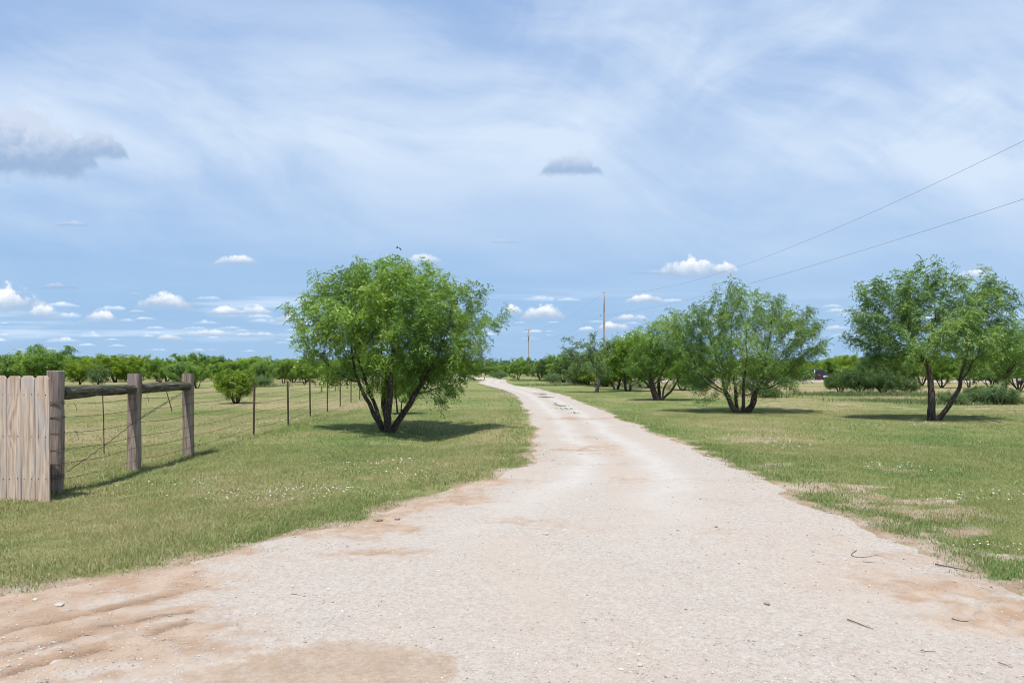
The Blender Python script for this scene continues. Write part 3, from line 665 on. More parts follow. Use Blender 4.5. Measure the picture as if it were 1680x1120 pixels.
wf = empty('barbed_wire_fence', (-5.24, 7.84, 0), 'barbed wire fence with wooden brace posts and rusty steel posts', 'fence')
def wpart(name, V_, F_, mat, smooth=False, loc=(0, 0, 0), **k):
    return build(name, V_, F_, mat, wf, smooth=smooth, loc=tuple(np.array(loc)-np.array([-5.24, 7.84, 0])), **k)
posts = [(-5.24, 7.84, 1.41, .172), (-5.33, 9.62, 1.375, .145), (-5.31, 11.2, 1.36, .145)]
rp = np.random.default_rng(3)
for i, (x, y, h, d_) in enumerate(posts):
    if i == 0:
        zs = np.concatenate([np.linspace(-.1, h-.01, 9), [h]])
        V_, F_ = tube(np.stack([zs*0+rp.normal(0, .002, 10)*(zs < 1.2), zs*0, zs], -1), np.append(np.full(9, d_/2)*rp.uniform(.98, 1.03, 9), d_/2-.006), 18, jitter=.025, rg=rp)
        wpart('wooden_post', V_, F_, M['post'], loc=(x, y, gz1(x, y)))
        # split running down the front of the post
        s = np.array([[-.012, 0, -.5], [.012, 0, -.5], [.010, 0, .5], [-.008, 0, .5]])
    else:
        V_, F_ = beam(d_, d_, h+.1, .014, nz=7, wob=.005, rg=rp); V_[:, 2] -= .1
        V_[:, :2] *= (1+.04*np.sin(V_[:, 2:3]*5+i))
        o = wpart('wooden_post', V_, F_, M['post'], loc=(x, y, gz1(x, y))); o.rotation_euler = (0, rp.uniform(-.012, .012), .12)
for (x0, y0, _, d0), (x1, y1, _, d1), zc in [(posts[0], posts[1], 1.13), (posts[1], posts[2], 1.135)]:
    n_ = 12; t = np.linspace(0, 1, n_)
    pts = np.stack([x0+(x1-x0)*t+.015+rp.normal(0, .004, n_), y0+d0/2-.015+(y1-y0-d0/2-d1/2+.03)*t, zc+.010*np.sin(t*3)+rp.normal(0, .003, n_)], -1)
    V_, F_ = tube(pts, .076-.008*t+rp.normal(0, .0015, n_), 16, jitter=.03, rg=rp)
    wpart('brace_rail', V_, F_, M['log'])
# steel posts marching away
tp = [G(416, 714), G(473, 698), G(509, 683), G(537, 675), G(558, 667)]
tp = tp+[(tp[-1][0]-.11*3.3*k, tp[-1][1]+3.3*k) for k in range(1, 14)]
for k, (x, y) in enumerate(tp):
    prof = [(-.022, 0), (.022, 0), (.022, .007), (.004, .007), (.004, .036), (-.004, .036), (-.004, .007), (-.022, .007)]
    h = 1.12+rp.uniform(-.03, .03)
    V_ = np.array([(a, -b, zi) for zi in (-.05, h) for a, b in prof]); s = 8; j = np.arange(s); j2 = (j+1) % s
    st = [(V_, [np.stack([j2, j, j+s, j2+s], -1), np.array([list(range(8)), list(range(15, 7, -1))])])]
    for zi in np.arange(.12, h-.03, .06):          # studs on the face
        w_ = np.array([(a, b, c_) for a in (-.006, .006) for b in (.007, .014) for c_ in (zi, zi+.014)])
        st.append((w_*[1, -1, 1]*[1, -1, 1]+[0, 0, 0], [np.array([[0, 1, 3, 2], [4, 6, 7, 5], [0, 4, 5, 1], [2, 3, 7, 6], [0, 2, 6, 4], [1, 5, 7, 3]])]))
    V_, F_ = merge(st); o = wpart('steel_post', V_, F_, M['rust'], loc=(x, y, gz1(x, y))); o.rotation_euler = (rp.uniform(-.02, .02), rp.uniform(-.02, .02), rp.uniform(-.4, .4)+.6)
# six strands with barbs
line = [(p[0]+.075, p[1]) for p in posts]+[(x+.02, y) for x, y in tp]
for zi in (1.03, .875, .69, .50, .34, .165):
    parts = []; pts = []
    for (xa, ya), (xb, yb) in zip(line[:-1], line[1:]):
        for t in np.linspace(0, 1, 7)[:-1]:
            pts.append((xa+(xb-xa)*t, ya+(yb-ya)*t, zi+gz1(xa+(xb-xa)*t, ya+(yb-ya)*t)-.016*math.sin(t*PI)+rp.normal(0, .002)))
    pts = np.array(pts); parts.append(tube(pts, .0024+.00008*np.maximum(pts[:, 1]-8, 0), 5))
    for yb in np.arange(8.0, 22, .125):
        x = np.interp(yb, pts[:, 1], pts[:, 0]); zb = np.interp(yb, pts[:, 1], pts[:, 2])
        for q in range(2):
            dv = rp.normal(0, 1, 3); dv = dv/np.linalg.norm(dv)*.014; c_ = np.array([x, yb+q*.004, zb])
            parts.append(tube([c_-dv, c_+dv], [.0014, .0008], 3, cap=False))
    V_, F_ = merge(parts); wpart('barbed_wire', V_, F_, M['wire'])
# wire wrapped round the corner post, one coil per strand, tails and a thick coil low down
for zi, k in ((1.03, 3), (.865, 2), (.69, 1), (.50, 1), (.34, 1), (.19, 4)):
    a = np.linspace(0, 2*PI*k, 22*k); pts = np.stack([np.cos(a)*.092, np.sin(a)*.092, zi+np.linspace(-.008*k, .008*k, len(a))+np.sin(a)*.012], -1)
    V_, F_ = tube(pts, .0022, 5); wpart('wire_wrap', V_, F_, M['wire'], loc=(-5.24, 7.84, 0))
for p_, q_, sag in [((-5.16, 7.9, .22), (-5.25, 9.6, .72), .02), ((-5.25, 9.6, .70), (-5.24, 11.15, 1.10), .0), ((-5.25, 9.64, .73), (-5.24, 11.15, 1.13), .0)]:
    t = np.linspace(0, 1, 30); p3 = np.array(p_)*(1-t[:, None])+np.array(q_)*t[:, None]; p3[:, 2] -= sag*np.sin(t*PI)
    p3[:, 0] += .006*np.sin(t*60); p3[:, 2] += .006*np.cos(t*60)
    V_, F_ = tube(p3, .0042, 5); wpart('brace_wire', V_, F_, M['wire'])
for x0, y0, p_, q_ in [(-5.21, 8.72, (0, 0, .33), (-.0, -.03, 1.08)), (-5.21, 10.3, (.02, .12, .77), (0, -.02, 1.1))]:
    V_, F_ = tube([p_, np.array(p_)*.5+np.array(q_)*.5+[.004, 0, 0], q_], .0065, 6); wpart('wire_stay', V_, F_, M['rust'], loc=(x0, y0, 0))
for x0, y0, zi in ((-5.15, 8.02, 1.02), (-5.15, 8.05, .685), (-5.22, 9.75, 1.04)):
    V_, F_ = tube([(0, 0, 0), (.0, .03, -.03), (.01, .035, -.07), (0, .06, -.10)], .003, 4); wpart('wire_tail', V_, F_, M['wire'], loc=(x0, y0, zi))

# ------------------------------------------------------------------ trees
def grow(attr, starts, step, kill, infl, rg, maxit=160, up=.05):
    """space colonisation: starts = list of polylines (lists of points) rooted at the base"""
    pos, par = [], []
    for s in starts:
        prev = -1
        for p in s: pos.append(np.array(p, float)); par.append(prev); prev = len(pos)-1
    pos = np.array(pos); par = list(par); kids = np.zeros(200000, int)
    A = attr.copy()
    d = np.linalg.norm(A[:, None]-pos[None], axis=2); bi = d.argmin(1); bd = d.min(1)
    for it in range(maxit):
        act = bd < infl
        if not act.any(): break
        ids = bi[act]; dirs = A[act]-pos[ids]; dirs /= np.linalg.norm(dirs, axis=1)[:, None]+1e-9
        uid, inv = np.unique(ids, return_inverse=True)
        acc = np.zeros((len(uid), 3)); np.add.at(acc, inv, dirs)
        ok = kids[uid] < 3
        if not ok.all():
            bad = np.isin(bi, uid[~ok]); keep = ~bad; A, bi, bd = A[keep], bi[keep], bd[keep]
        uid, acc = uid[ok], acc[ok]
        if not len(uid): break
        acc = acc/(np.linalg.norm(acc, axis=1)[:, None]+1e-9)+rg.normal(0, .22, acc.shape)+[0, 0, up]
        acc /= np.linalg.norm(acc, axis=1)[:, None]
        new = pos[uid]+acc*step; b0 = len(pos)
        kids[uid] += 1; pos = np.concatenate([pos, new]); par += list(uid)
        if len(A) == 0: break
        d = np.linalg.norm(A[:, None]-new[None], axis=2); j = d.argmin(1); dm_ = d[np.arange(len(A)), j]
        better = dm_ < bd; bd = np.where(better, dm_, bd); bi = np.where(better, j+b0, bi)
        keep = bd > kill; A, bi, bd = A[keep], bi[keep], bd[keep]
        if not len(A): break
    return pos, np.array(par)
def lobes_points(lobes, nclump, per, spread, rg, shell=.45):
    """clump centres in a union of ellipsoids (cx,cy,cz,rx,ry,rz), points round each"""
    w = np.array([l[3]*l[4]*l[5] for l in lobes])**.8; w /= w.sum()
    k = rg.choice(len(lobes), nclump, p=w); Lb = np.array(lobes)[k]
    d = rg.normal(0, 1, (nclump, 3)); d /= np.linalg.norm(d, axis=1)[:, None]
    r = (shell+(1-shell)*rg.uniform(0, 1, nclump))[:, None]
    C = Lb[:, :3]+d*r*Lb[:, 3:]
    Pts = (C[:, None]+rg.normal(0, spread, (nclump, per, 3))).reshape(-1, 3)
    return Pts, np.repeat(np.arange(nclump), per)
def fronds(base, dirv, Lf, K, ll, lw, tint, rg):
    """compound drooping leaves: K narrow leaflets along each rachis, as small diamonds"""
    n = len(base)
    t = (np.arange(K)+.6)/K; sg = np.where(np.arange(K) % 2, 1., -1.)
    s = np.cross(dirv, rg.normal(0, .5, (n, 3))+[0, 0, 1.]); s /= np.linalg.norm(s, axis=1)[:, None]+1e-9
    c = base[:, None]+dirv[:, None]*(Lf[:, None]*t[None])[..., None]
    c[..., 2] -= (Lf[:, None]*.45*t[None]**2)
    a = s[:, None]*sg[None, :, None]*.8+dirv[:, None]*.45+rg.normal(0, .28, (n, K, 3)); a[..., 2] -= .25
    a /= np.linalg.norm(a, axis=2)[..., None]
    nn_ = rg.normal(0, .7, (n, K, 3))+[0, -.15, .8]; w = np.cross(a, nn_); w /= np.linalg.norm(w, axis=2)[..., None]+1e-9
    l = ll*rg.uniform(.7, 1.3, (n, K, 1)); wd = lw*rg.uniform(.7, 1.3, (n, K, 1))
    V_ = np.stack([c, c+a*l*.5+w*wd*.5, c+a*l, c+a*l*.5-w*wd*.5], 2).reshape(-1, 3)
    i = np.arange(n*K)*4
    return V_, np.stack([i, i+1, i+2, i+3], -1), np.repeat(np.clip(np.repeat(tint, K)+rg.normal(0, .07, n*K), 0, 1), 4)
def tree_mesh(lobes, seed, R0, stems, nclump, per=7, spread=.20, step=.11, kill=.20, nfr=4000, Lf=.15, K=9, ll=.042, lw=.012, tip=.004, twigs=True, stem_len=.8, tilt=.5, hang=.35, wob=.0, shell=.45):
    """-> (wood V, faces), (leaf V, quads, tint); base at the origin"""
    rg = np.random.default_rng(seed)
    att, cid = lobes_points(lobes, nclump, per, spread, rg, shell)
    att = att[att[:, 2] > .35]
    cz = np.mean([l[2] for l in lobes]); half = max(abs(l[0])+l[3] for l in lobes)
    starts = []
    for k in range(stems):
        a = 2*PI*(k+rg.uniform(-.3, .3))/stems+rg.uniform(0, .6) if stems > 1 else 0
        ti = tilt*rg.uniform(.5, 1.25) if stems > 1 else tilt*.3
        dv = np.array([math.cos(a)*ti, math.sin(a)*ti, 1.]); dv /= np.linalg.norm(dv)
        p = np.array([math.cos(a), math.sin(a), 0])*R0*(.55 if stems > 1 else 0)+[0, 0, -.08]; s = []
        nst = max(3, int(stem_len*rg.uniform(.7, 1.2)/step))
        for q in range(nst):
            s.append(p.copy()); dv = dv+rg.normal(0, .10, 3)+[0, 0, .02]; dv /= np.linalg.norm(dv); p = p+dv*step
        starts.append(s)
    pos, par = grow(att, starts, step, kill, 99, rg)
    n = len(pos)
    ch = [[] for _ in range(n)]
    for i, p in enumerate(par):
        if p >= 0: ch[p].append(i)
    tips = np.zeros(n)
    for i in range(n-1, -1, -1):
        if not ch[i]: tips[i] = 1
        if par[i] >= 0: tips[par[i]] += tips[i]
    # smooth out the zigzag of the growth
    for _ in range(2):
        q = pos.copy()
        for i in range(n):
            if par[i] >= 0 and ch[i]: q[i] = .5*pos[i]+.25*pos[par[i]]+.25*pos[max(ch[i], key=lambda c_: tips[c_])]
        pos = q
    Rs = R0*(stems**-.42 if stems > 1 else 1); N = max(tips[par < 0].mean(), 2)
    ex = math.log(Rs/tip)/math.log(N); rad = tip*tips**ex*(1-.38*sstep(pos[:, 2], .1, 1.6))
    roots = [i for i in range(n) if par[i] < 0]
    parts = []; stack = [(r, -1) for r in roots]
    while stack:
        i, pr = stack.pop(); chain = [pr, i] if pr >= 0 else [i]; rr_ = [min(rad[i]*1.05, rad[pr]) if pr >= 0 else rad[i]*1.25, rad[i]] if pr >= 0 else [rad[i]*1.3]
        while ch[i]:
            cs = sorted(ch[i], key=lambda c_: -tips[c_])
            for c_ in cs[1:]: stack.append((c_, i))
            i = cs[0]; chain.append(i); rr_.append(rad[i])
        if len(chain) < 2: continue
        rmax = max(rr_)
        if not twigs and rmax < tip*2.2: continue
        sides = 10 if rmax > .06 else 6 if rmax > .02 else 4 if rmax > .008 else 3
        parts.append(tube(pos[chain], rr_, sides, jitter=.10 if rmax > .02 else 0, rg=rg))
    wood = merge(parts)
    # leaves hang from the thin wood
    thin = np.where((tips <= 6) & (pos[:, 2] > .45))[0]
    pick = rg.choice(thin, nfr); base = pos[pick]+rg.normal(0, step*.55, (nfr, 3))
    dirv = rg.normal(0, 1, (nfr, 3)); dirv[:, 2] = dirv[:, 2]*.5-hang
    out_ = base-[0, 0, cz*.7]; out_ /= np.linalg.norm(out_, axis=1)[:, None]+1e-9
    dirv = dirv+out_*.6; dirv /= np.linalg.norm(dirv, axis=1)[:, None]
    tn = .46+.85*(fbm(base[:, 0]*1.2+50, base[:, 2]*1.2+base[:, 1]*.8, seed, 3)-.5)*1.4+rg.normal(0, .17, nfr)
    tn += np.where(rg.uniform(0, 1, nfr) < .05, .35, 0)
    leaf = fronds(base, dirv, Lf*rg.uniform(.6, 1.3, nfr), K, ll, lw, np.clip(tn, 0, 1), rg)
    return wood, leaf
def plant(name, loc, wood, leaf, lmat, bmat, label, cat='tree', group=None, rz=0, wood_name='trunk'):
    t = empty(name, loc, label, cat, group, rz)
    build(wood_name, wood[0], wood[1], bmat, t, smooth=True)
    build('crown' if wood_name == 'trunk' else 'foliage', leaf[0], [leaf[1]], lmat, t, attrs={'tint': leaf[2]})
    return t
def px_lobes(bx, by, lst, depth=.9, yoff=None, rg=RNG):
    """lobes measured on the photograph (x, y, half-width, half-height in pixels) -> metres round the base"""
    d_ = dist(by); s = d_/F; o = []
    for i, l in enumerate(lst):
        cx, cz_ = (l[0]-bx)*s, (by-l[1])*s; rx, rz_ = l[2]*s, l[3]*s
        dep = l[4] if len(l) > 4 else depth; cy = l[5] if len(l) > 5 else 0
        o.append((cx, cy, cz_, rx, rx*dep, rz_))
    return o

bx, by = 636, 706
x, y = G(bx, by)
LA = px_lobes(bx, by, [(650, 525, 122, 82, 1.0), (640, 500, 85, 70, .8, 1.0), (650, 520, 95, 70, .8, -1.0), (545, 528, 52, 58, 1.3), (590, 472, 54, 36, 1.2), (570, 455, 16, 14, 1.4), (640, 448, 46, 26, 1.2), (600, 436, 14, 10, 1.4), (668, 434, 14, 10, 1.4), (690, 455, 30, 18, 1.2), (733, 482, 36, 32, 1.3), (765, 460, 12, 10, 1.3), (760, 545, 38, 48, 1.4), (776, 560, 22, 30, 1.3), (568, 585, 46, 36, 1.2), (680, 585, 80, 38, 1.0), (742, 580, 40, 40, 1.2), (738, 622, 15, 24, 1.0, -.5), (582, 645, 13, 20, 1.0, -.5), (497, 505, 20, 30), (772, 515, 20, 24), (505, 560, 24, 30), (530, 460, 16, 14)])
wd, lf = tree_mesh(LA, 21, .12, 8, 620, per=5, nfr=15000, Lf=.18, K=7, ll=.068, lw=.0250, stem_len=.8, tilt=.40, hang=.55, shell=.40)
plant('mesquite_tree', (x, y, gz1(x, y)), wd, lf, M['leaf'], M['bark'], 'large full mesquite left of the drive beside the fence', 'tree')
bx, by = 1215, 676; x, y = G(bx, by)
LB = px_lobes(bx, by, [(1215, 565, 85, 60, 1.1), (1290, 550, 52, 52, 1.3), (1150, 548, 50, 48, 1.3), (1182, 508, 34, 36, 1.2), (1215, 500, 34, 30, 1.3), (1262, 512, 40, 32, 1.3), (1110, 530, 34, 28, 1.2), (1250, 612, 66, 34, 1.1), (1160, 608, 46, 34, 1.1), (1322, 540, 26, 38, 1.2), (1180, 480, 14, 12, 1.5), (1213, 480, 9, 12, 1.5)])
wd, lf = tree_mesh(LB, 33, .14, 4, 470, per=5, nfr=9000, Lf=.19, K=7, ll=.076, lw=.0260, stem_len=.6, tilt=.6, hang=.45, shell=.45)
plant('mesquite_tree', (x, y, gz1(x, y)), wd, lf, M['leaf_blue'], M['bark'], 'wide airy mesquite right of the drive with low forked trunk', 'tree')
bx, by = 1533, 689; x, y = G(bx, by)
LC = px_lobes(bx, by, [(1530, 545, 84, 42, 1.1), (1436, 545, 34, 34, 1.3), (1450, 480, 32, 28, 1.3), (1530, 462, 34, 30, 1.3), (1498, 490, 34, 34, 1.2), (1590, 510, 52, 46, 1.2), (1630, 502, 24, 44, 1.3), (1480, 578, 46, 18, 1.2), (1602, 566, 54, 24, 1.1), (1432, 510, 24, 26, 1.2), (1622, 470, 20, 24, 1.2), (1528, 438, 12, 10, 1.4)])
wd, lf = tree_mesh(LC, 47, .115, 2, 400, per=5, nfr=9000, Lf=.18, K=7, ll=.072, lw=.0260, stem_len=.75, tilt=.42, hang=.4, spread=.17, shell=.5)
plant('mesquite_tree', (x, y, gz1(x, y)), wd, lf, M['leaf_blue'], M['bark'], 'tall open mesquite at right with two dark leaning trunks', 'tree')
bx, by = 1082, 657; x, y = G(bx, by)
LD = px_lobes(bx, by, [(1085, 585, 42, 40, 1.2), (1060, 600, 30, 30, 1.2), (1125, 590, 36, 36, 1.2), (1100, 545, 26, 24, 1.3), (1068, 552, 24, 22, 1.3), (1060, 570, 22, 24, 1.2)])
wd, lf = tree_mesh(LD, 51, .13, 6, 260, per=5, nfr=8500, Lf=.20, K=8, ll=.065, lw=.020, stem_len=1.0, tilt=.55)
plant('mesquite_tree', (x, y, gz1(x, y)), wd, lf, M['leaf'], M['bark'], 'many-stemmed mesquite just left of the wide airy mesquite', 'tree')
bx, by = 1648, 655; x, y = G(bx, by)
LE = px_lobes(bx, by, [(1655, 575, 50, 34, 1.2), (1690, 570, 40, 40, 1.2), (1610, 590, 28, 24, 1.2), (1665, 548, 34, 22, 1.2)])
wd, lf = tree_mesh(LE, 57, .13, 3, 240, per=5, nfr=8500, Lf=.20, K=8, ll=.062, lw=.019, stem_len=.7, tilt=.7)
plant('mesquite_tree', (x, y, gz1(x, y)), wd, lf, M['leaf'], M['bark'], 'spreading mesquite cut by the right edge behind the tall open one', 'tree')
bx, by = 978, 644; x, y = G(bx, by)
LF = px_lobes(bx, by, [(960, 590, 36, 16, 1.2), (935, 572, 16, 12, 1.2), (962, 560, 16, 10, 1.2), (988, 562, 12, 14, 1.2), (980, 600, 26, 20, 1.2), (1000, 570, 8, 8)])
wd, lf = tree_mesh(LF, 63, .12, 1, 110, per=5, nfr=2000, Lf=.22, K=7, ll=.085, lw=.040, stem_len=1.0, tilt=.5, shell=.3)
plant('sparse_tree', (x, y, gz1(x, y)), wd, lf, M['leaf_grey'], M['pale_bark'], 'sparse grey-green tree with pale trunk beside the right verge', 'tree')

# kinds of smaller trees, built once and copied
def gen_lobes(h, w, rg, base=.35, k=10):
    o = [(0, 0, h*.60, w*.36, w*.36, h*.30)]
    for i in range(k):
        a = rg.uniform(0, 2*PI); r = w*.33*rg.uniform(.5, 1)
        o.append((math.cos(a)*r, math.sin(a)*r, h*rg.uniform(.32, .84), w*.2*rg.uniform(.7, 1.2), w*.2*rg.uniform(.7, 1.2), h*.17*rg.uniform(.8, 1.2)))
    return o
KIND = {}
for i, (nm, h, w, lm, stems, nf_) in enumerate([('a', 4.0, 4.6, 'leaf', 3, 4200), ('b', 3.6, 4.0, 'leaf_lime', 2, 3600), ('c', 4.2, 5.0, 'leaf', 2, 4000), ('d', 3.4, 4.4, 'leaf_blue', 4, 3600), ('e', 4.0, 5.2, 'leaf_dark', 3, 4200), ('f', 2.6, 2.4, 'leaf_grey', 1, 1100), ('g', 3.8, 5.4, 'leaf_lime', 5, 4600), ('h', 4.2, 5.0, 'leaf', 6, 4600)]):
    rg = np.random.default_rng(300+i); lb = gen_lobes(h, w, rg)
    wd, lf = tree_mesh(lb, 310+i, .12, stems, 190, per=4, step=.16, kill=.30, nfr=nf_, Lf=.26, K=7, ll=.115, lw=.048, twigs=False, stem_len=.45 if stems > 4 else .8, tilt=.5, tip=.006, spread=.24)
    KIND[nm] = (h, wd, lf, lm)
# bushes
for i, (nm, h, w, lm, nf_) in enumerate([('bush', 2.0, 2.0, 'leaf_lime', 2600), ('scrub', 1.2, 2.6, 'leaf_grey', 1500), ('weedbush', 1.5, 2.6, 'leaf_dark', 1900)]):
    rg = np.random.default_rng(340+i)
    lb = [(0, 0, h*.55, w*.42, w*.42, h*.40)]+[(rg.normal(0, w*.2), rg.normal(0, w*.2), h*rg.uniform(.45, .8), w*.2, w*.2, h*.2) for _ in range(5)]
    wd, lf = tree_mesh(lb, 350+i, .09, 5, 150, per=4, step=.11, kill=.2, nfr=nf_, Lf=.2, K=7, ll=.085, lw=.032, twigs=False, stem_len=.3, tilt=.8, tip=.005, spread=.14)
    KIND[nm] = (h, wd, lf, lm)
PROTO = {}
def put(kind, px_, base_py, top_py, label, group=None, name='mesquite_tree', cat='tree', wx=1.0):
    d_ = dist(base_py); x, y = (px_-840)/F*d_, d_
    put_at(kind, x, y, (base_py-top_py)*d_/F, label, group, name, cat, wx)
def put_at(kind, x, y, h, label, group=None, name='mesquite_tree', cat='tree', wx=1.0):
    h0, wd, lf, lm = KIND[kind]
    key = kind
    if key not in PROTO:
        o = plant(name, (0, 0, 0), wd, lf, M[lm], M['bark'], label, cat, group, wood_name='trunk' if cat == 'tree' else 'stems'); PROTO[key] = o
    else:
        o = copy_tree(PROTO[key]); o.name = name
        for k_ in ('group',):
            if k_ in o and not group: del o[k_]
        tag(o, label, cat, group)
    s = h/h0; o.location = (x, y, gz1(x, y)-.02); o.scale = (s*wx, s*wx, s); o.rotation_euler.z = rnd.uniform(0, 2*PI)
    return o
# right of the drive
put('b', 1011, 639, 562, 'yellow-green tree right behind the sparse grey tree')
put('c', 1030, 642, 545, 'leafy tree between the sparse grey tree and the many-stemmed mesquite')
put('a', 1050, 634, 552, 'dense tree behind the many-stemmed mesquite', wx=.9)
put('a', 850, 624, 584, 'rounded tree on the outside of the far bend of the drive', wx=.85)
put('d', 886, 623, 588, 'rounded tree just right of the one at the bend', wx=.9)
for px_, by_, ty_, kd, lab in [(905, 625, 580, 'e', 'dark tree in the row behind the right lawn, left end'), (925, 627, 577, 'h', 'green tree of the row behind the lawn, left of the pale trunk'), (945, 629, 574, 'e', 'dark tree of the row behind the lawn just left of the pale trunk'), (963, 632, 580, 'h', 'lime green tree of the row seen past the pale trunk')]:
    put(kd, px_, by_, ty_, lab, 'row of trees behind the right lawn', wx=1.15)
put('h', 1066, 636, 560, 'broad tree filling the gap left of the many-stemmed mesquite crown', wx=1.1)
put('a', 1120, 640, 566, 'tree between the many-stemmed and the wide airy mesquite', wx=1.0)
put('g', 992, 634, 572, 'lime tree right behind the pale trunk', wx=1.1)
put('f', 941, 631, 600, 'small grey-green tree below the row at the lawn edge', name='small_tree')
# behind the big mesquite on the left
put('c', 674, 653, 586, 'shaded tree directly behind the large full mesquite', 'trees lined up behind the large mesquite', wx=.8)
put('b', 697, 638, 582, 'second tree behind the large full mesquite', 'trees lined up behind the large mesquite')
put('b', 716, 631, 580, 'third tree behind the large full mesquite, yellow-green', 'trees lined up behind the large mesquite')
put('a', 760, 626, 583, 'tree behind the large mesquite nearest to the bend of the drive', 'trees lined up behind the large mesquite', wx=1.2)
put('b', 735, 627, 580, 'yellow-green tree seen past hanging leaves of the large mesquite', 'trees lined up behind the large mesquite')
put('c', 655, 680, 600, 'low tree hidden close behind the large mesquite trunk', 'trees lined up behind the large mesquite', wx=.9)
# left field
put('bush', 388, 662, 601, 'bright lime green bush standing alone in the left field', name='round_bush', cat='bush', wx=1.05)
put('a', 62, 634, 562, 'tallest tree behind the board fence at the far left', wx=1.1)
put('d', 10, 632, 578, 'tree at the left edge behind the board fence')
put('b', 131, 631, 590, 'small tree between the corner post and second post')
put('f', 160, 634, 600, 'thin dark little tree just right of the small tree', name='small_tree')
put('d', 300, 634, 590, 'dark small tree just behind the third wooden post')
put('a', 323, 637, 596, 'small tree right of the third wooden post')
for px_, by_, ty_, kd, lab in [(430, 630, 592, 'd', 'pale grassy-footed tree just right of the lime bush'), (465, 629, 588, 'c', 'two-stemmed tree above the second steel post'), (500, 631, 590, 'a', 'round tree above the third steel post'), (478, 626, 592, 'b', 'lime tree set back between the steel posts'), (545, 632, 592, 'c', 'leaning tree above the fifth steel post'), (571, 632, 590, 'e', 'dark tree right of the fifth steel post'), (598, 630, 592, 'a', 'tree seen under the large mesquite on its left')]:
    put(kd, px_, by_, ty_, lab, 'trees across the left field')
# the belt across the left field
kk = ['a', 'b', 'g', 'h', 'b', 'g', 'h', 'c']
for i in range(60):
    px_ = -40+i*11.5+rnd.uniform(-9, 9); by_ = rnd.uniform(620, 627.5)
    if px_ > 640: break
    put(rnd.choice(kk), px_, by_, by_-rnd.uniform(22, 44)*(1.08 if i % 5 == 0 else .95), 'small green tree in the dense belt across the left field', 'tree belt across the left field', wx=rnd.uniform(1.0, 1.5))
for i in range(34):
    px_ = -60+i*22+rnd.uniform(-8, 8); by_ = rnd.uniform(616.5, 619.5)
    put(rnd.choice(['e', 'h', 'a', 'h']), px_, by_, by_-rnd.uniform(24, 32), 'dark tree in the farthest row along the left horizon', 'far row on the left horizon', wx=1.3)
# the belt behind the right lawn and beyond the side drive
for i in range(40):
    px_ = 1040+i*17+rnd.uniform(-7, 7); by_ = rnd.uniform(621, 626)
    put(rnd.choice(['a', 'b', 'g', 'h', 'e', 'h']), px_, by_, by_-rnd.uniform(30, 40), 'green tree in the belt beyond the pale side drive', 'tree belt beyond the side drive', wx=1.2)
put('b', 1388, 624.5, 582, 'bright lime tree above the pale side drive', wx=1.1)
put('e', 1440, 634, 574, 'dark leafy tree left of the tall open mesquite', wx=1.2)
put('h', 1298, 627, 585, 'green tree seen right of the wide airy mesquite crown', wx=1.2)
put('a', 1352, 624.5, 586, 'green tree just behind the dark cars', wx=1.2)
put('g', 1412, 630, 586, 'lime green tree left of the dark leafy one', wx=1.1)
put('h', 1545, 636, 582, 'bushy tree filling the gap between the twin dark trunks', wx=1.2)
put('e', 1625, 638, 584, 'dark bushy tree left of the edge mesquite', wx=1.2)
put('h', 1255, 634, 590, 'bushy tree seen through the wide airy mesquite', wx=1.2)
put('e', 1150, 636, 585, 'dark bushy tree between the many-stemmed and the wide airy mesquite', wx=1.2)
put('h', 1672, 642, 556, 'tall tree cut by the right frame edge behind the edge mesquite', wx=1.0)
put('h', 1512, 633, 572, 'tall green tree behind the left trunk of the tall open mesquite', wx=1.1)
put('d', 1475, 634, 575, 'bluish tree half hidden behind the tall open mesquite')
put('c', 1590, 636, 585, 'short tree right behind the twin dark trunks')
for i in range(16):
    px_ = 770+i*13+rnd.uniform(-5, 5); by_ = rnd.uniform(615.5, 618)
    put(rnd.choice(['e', 'a', 'd']), px_, by_, by_-rnd.uniform(16, 24), 'distant tree beyond the far bend of the drive', 'distant trees beyond the bend', wx=1.4)
# scrub
for px_, by_, ty_, kd, lab in [(1378, 643, 612, 'weedbush', 'dark green thicket left of the tall open mesquite, left end'), (1412, 646, 606, 'weedbush', 'dark green thicket in the middle of the weedy patch'), (1450, 647, 608, 'weedbush', 'dense thicket nearest to the twin dark trunks'), (1490, 646, 618, 'weedbush', 'low thicket behind the twin dark trunks'), (1640, 662, 630, 'scrub', 'tufted yellowish bush at the foot of the right edge mesquite'), (1605, 660, 633, 'weedbush', 'low dark bush left of the tufted yellowish one'), (1560, 662, 640, 'scrub', 'low grey scrub just right of the twin dark trunks'), (1255, 652, 630, 'scrub', 'grey scrub behind the wide airy mesquite'), (1140, 640, 618, 'scrub', 'grey-green scrub between two mesquites on the right'), (1360, 638, 620, 'bush', 'small leafy bush beside the pale side drive'), (905, 628, 612, 'scrub', 'pale scrub under the row behind the lawn'), (955, 632, 614, 'weedbush', 'dark undergrowth behind the pale trunk'), (995, 634, 614, 'weedbush', 'dark undergrowth right of the pale trunk'), (428, 634, 617, 'scrub', 'grey scrub just right of the lime green bush'), (820, 622, 608, 'scrub', 'grey scrub at the inside of the far bend')]:
    put(kd, px_, by_, ty_, lab, 'bushes round the lawn', 'scrub_bush', 'bush', 1.0)

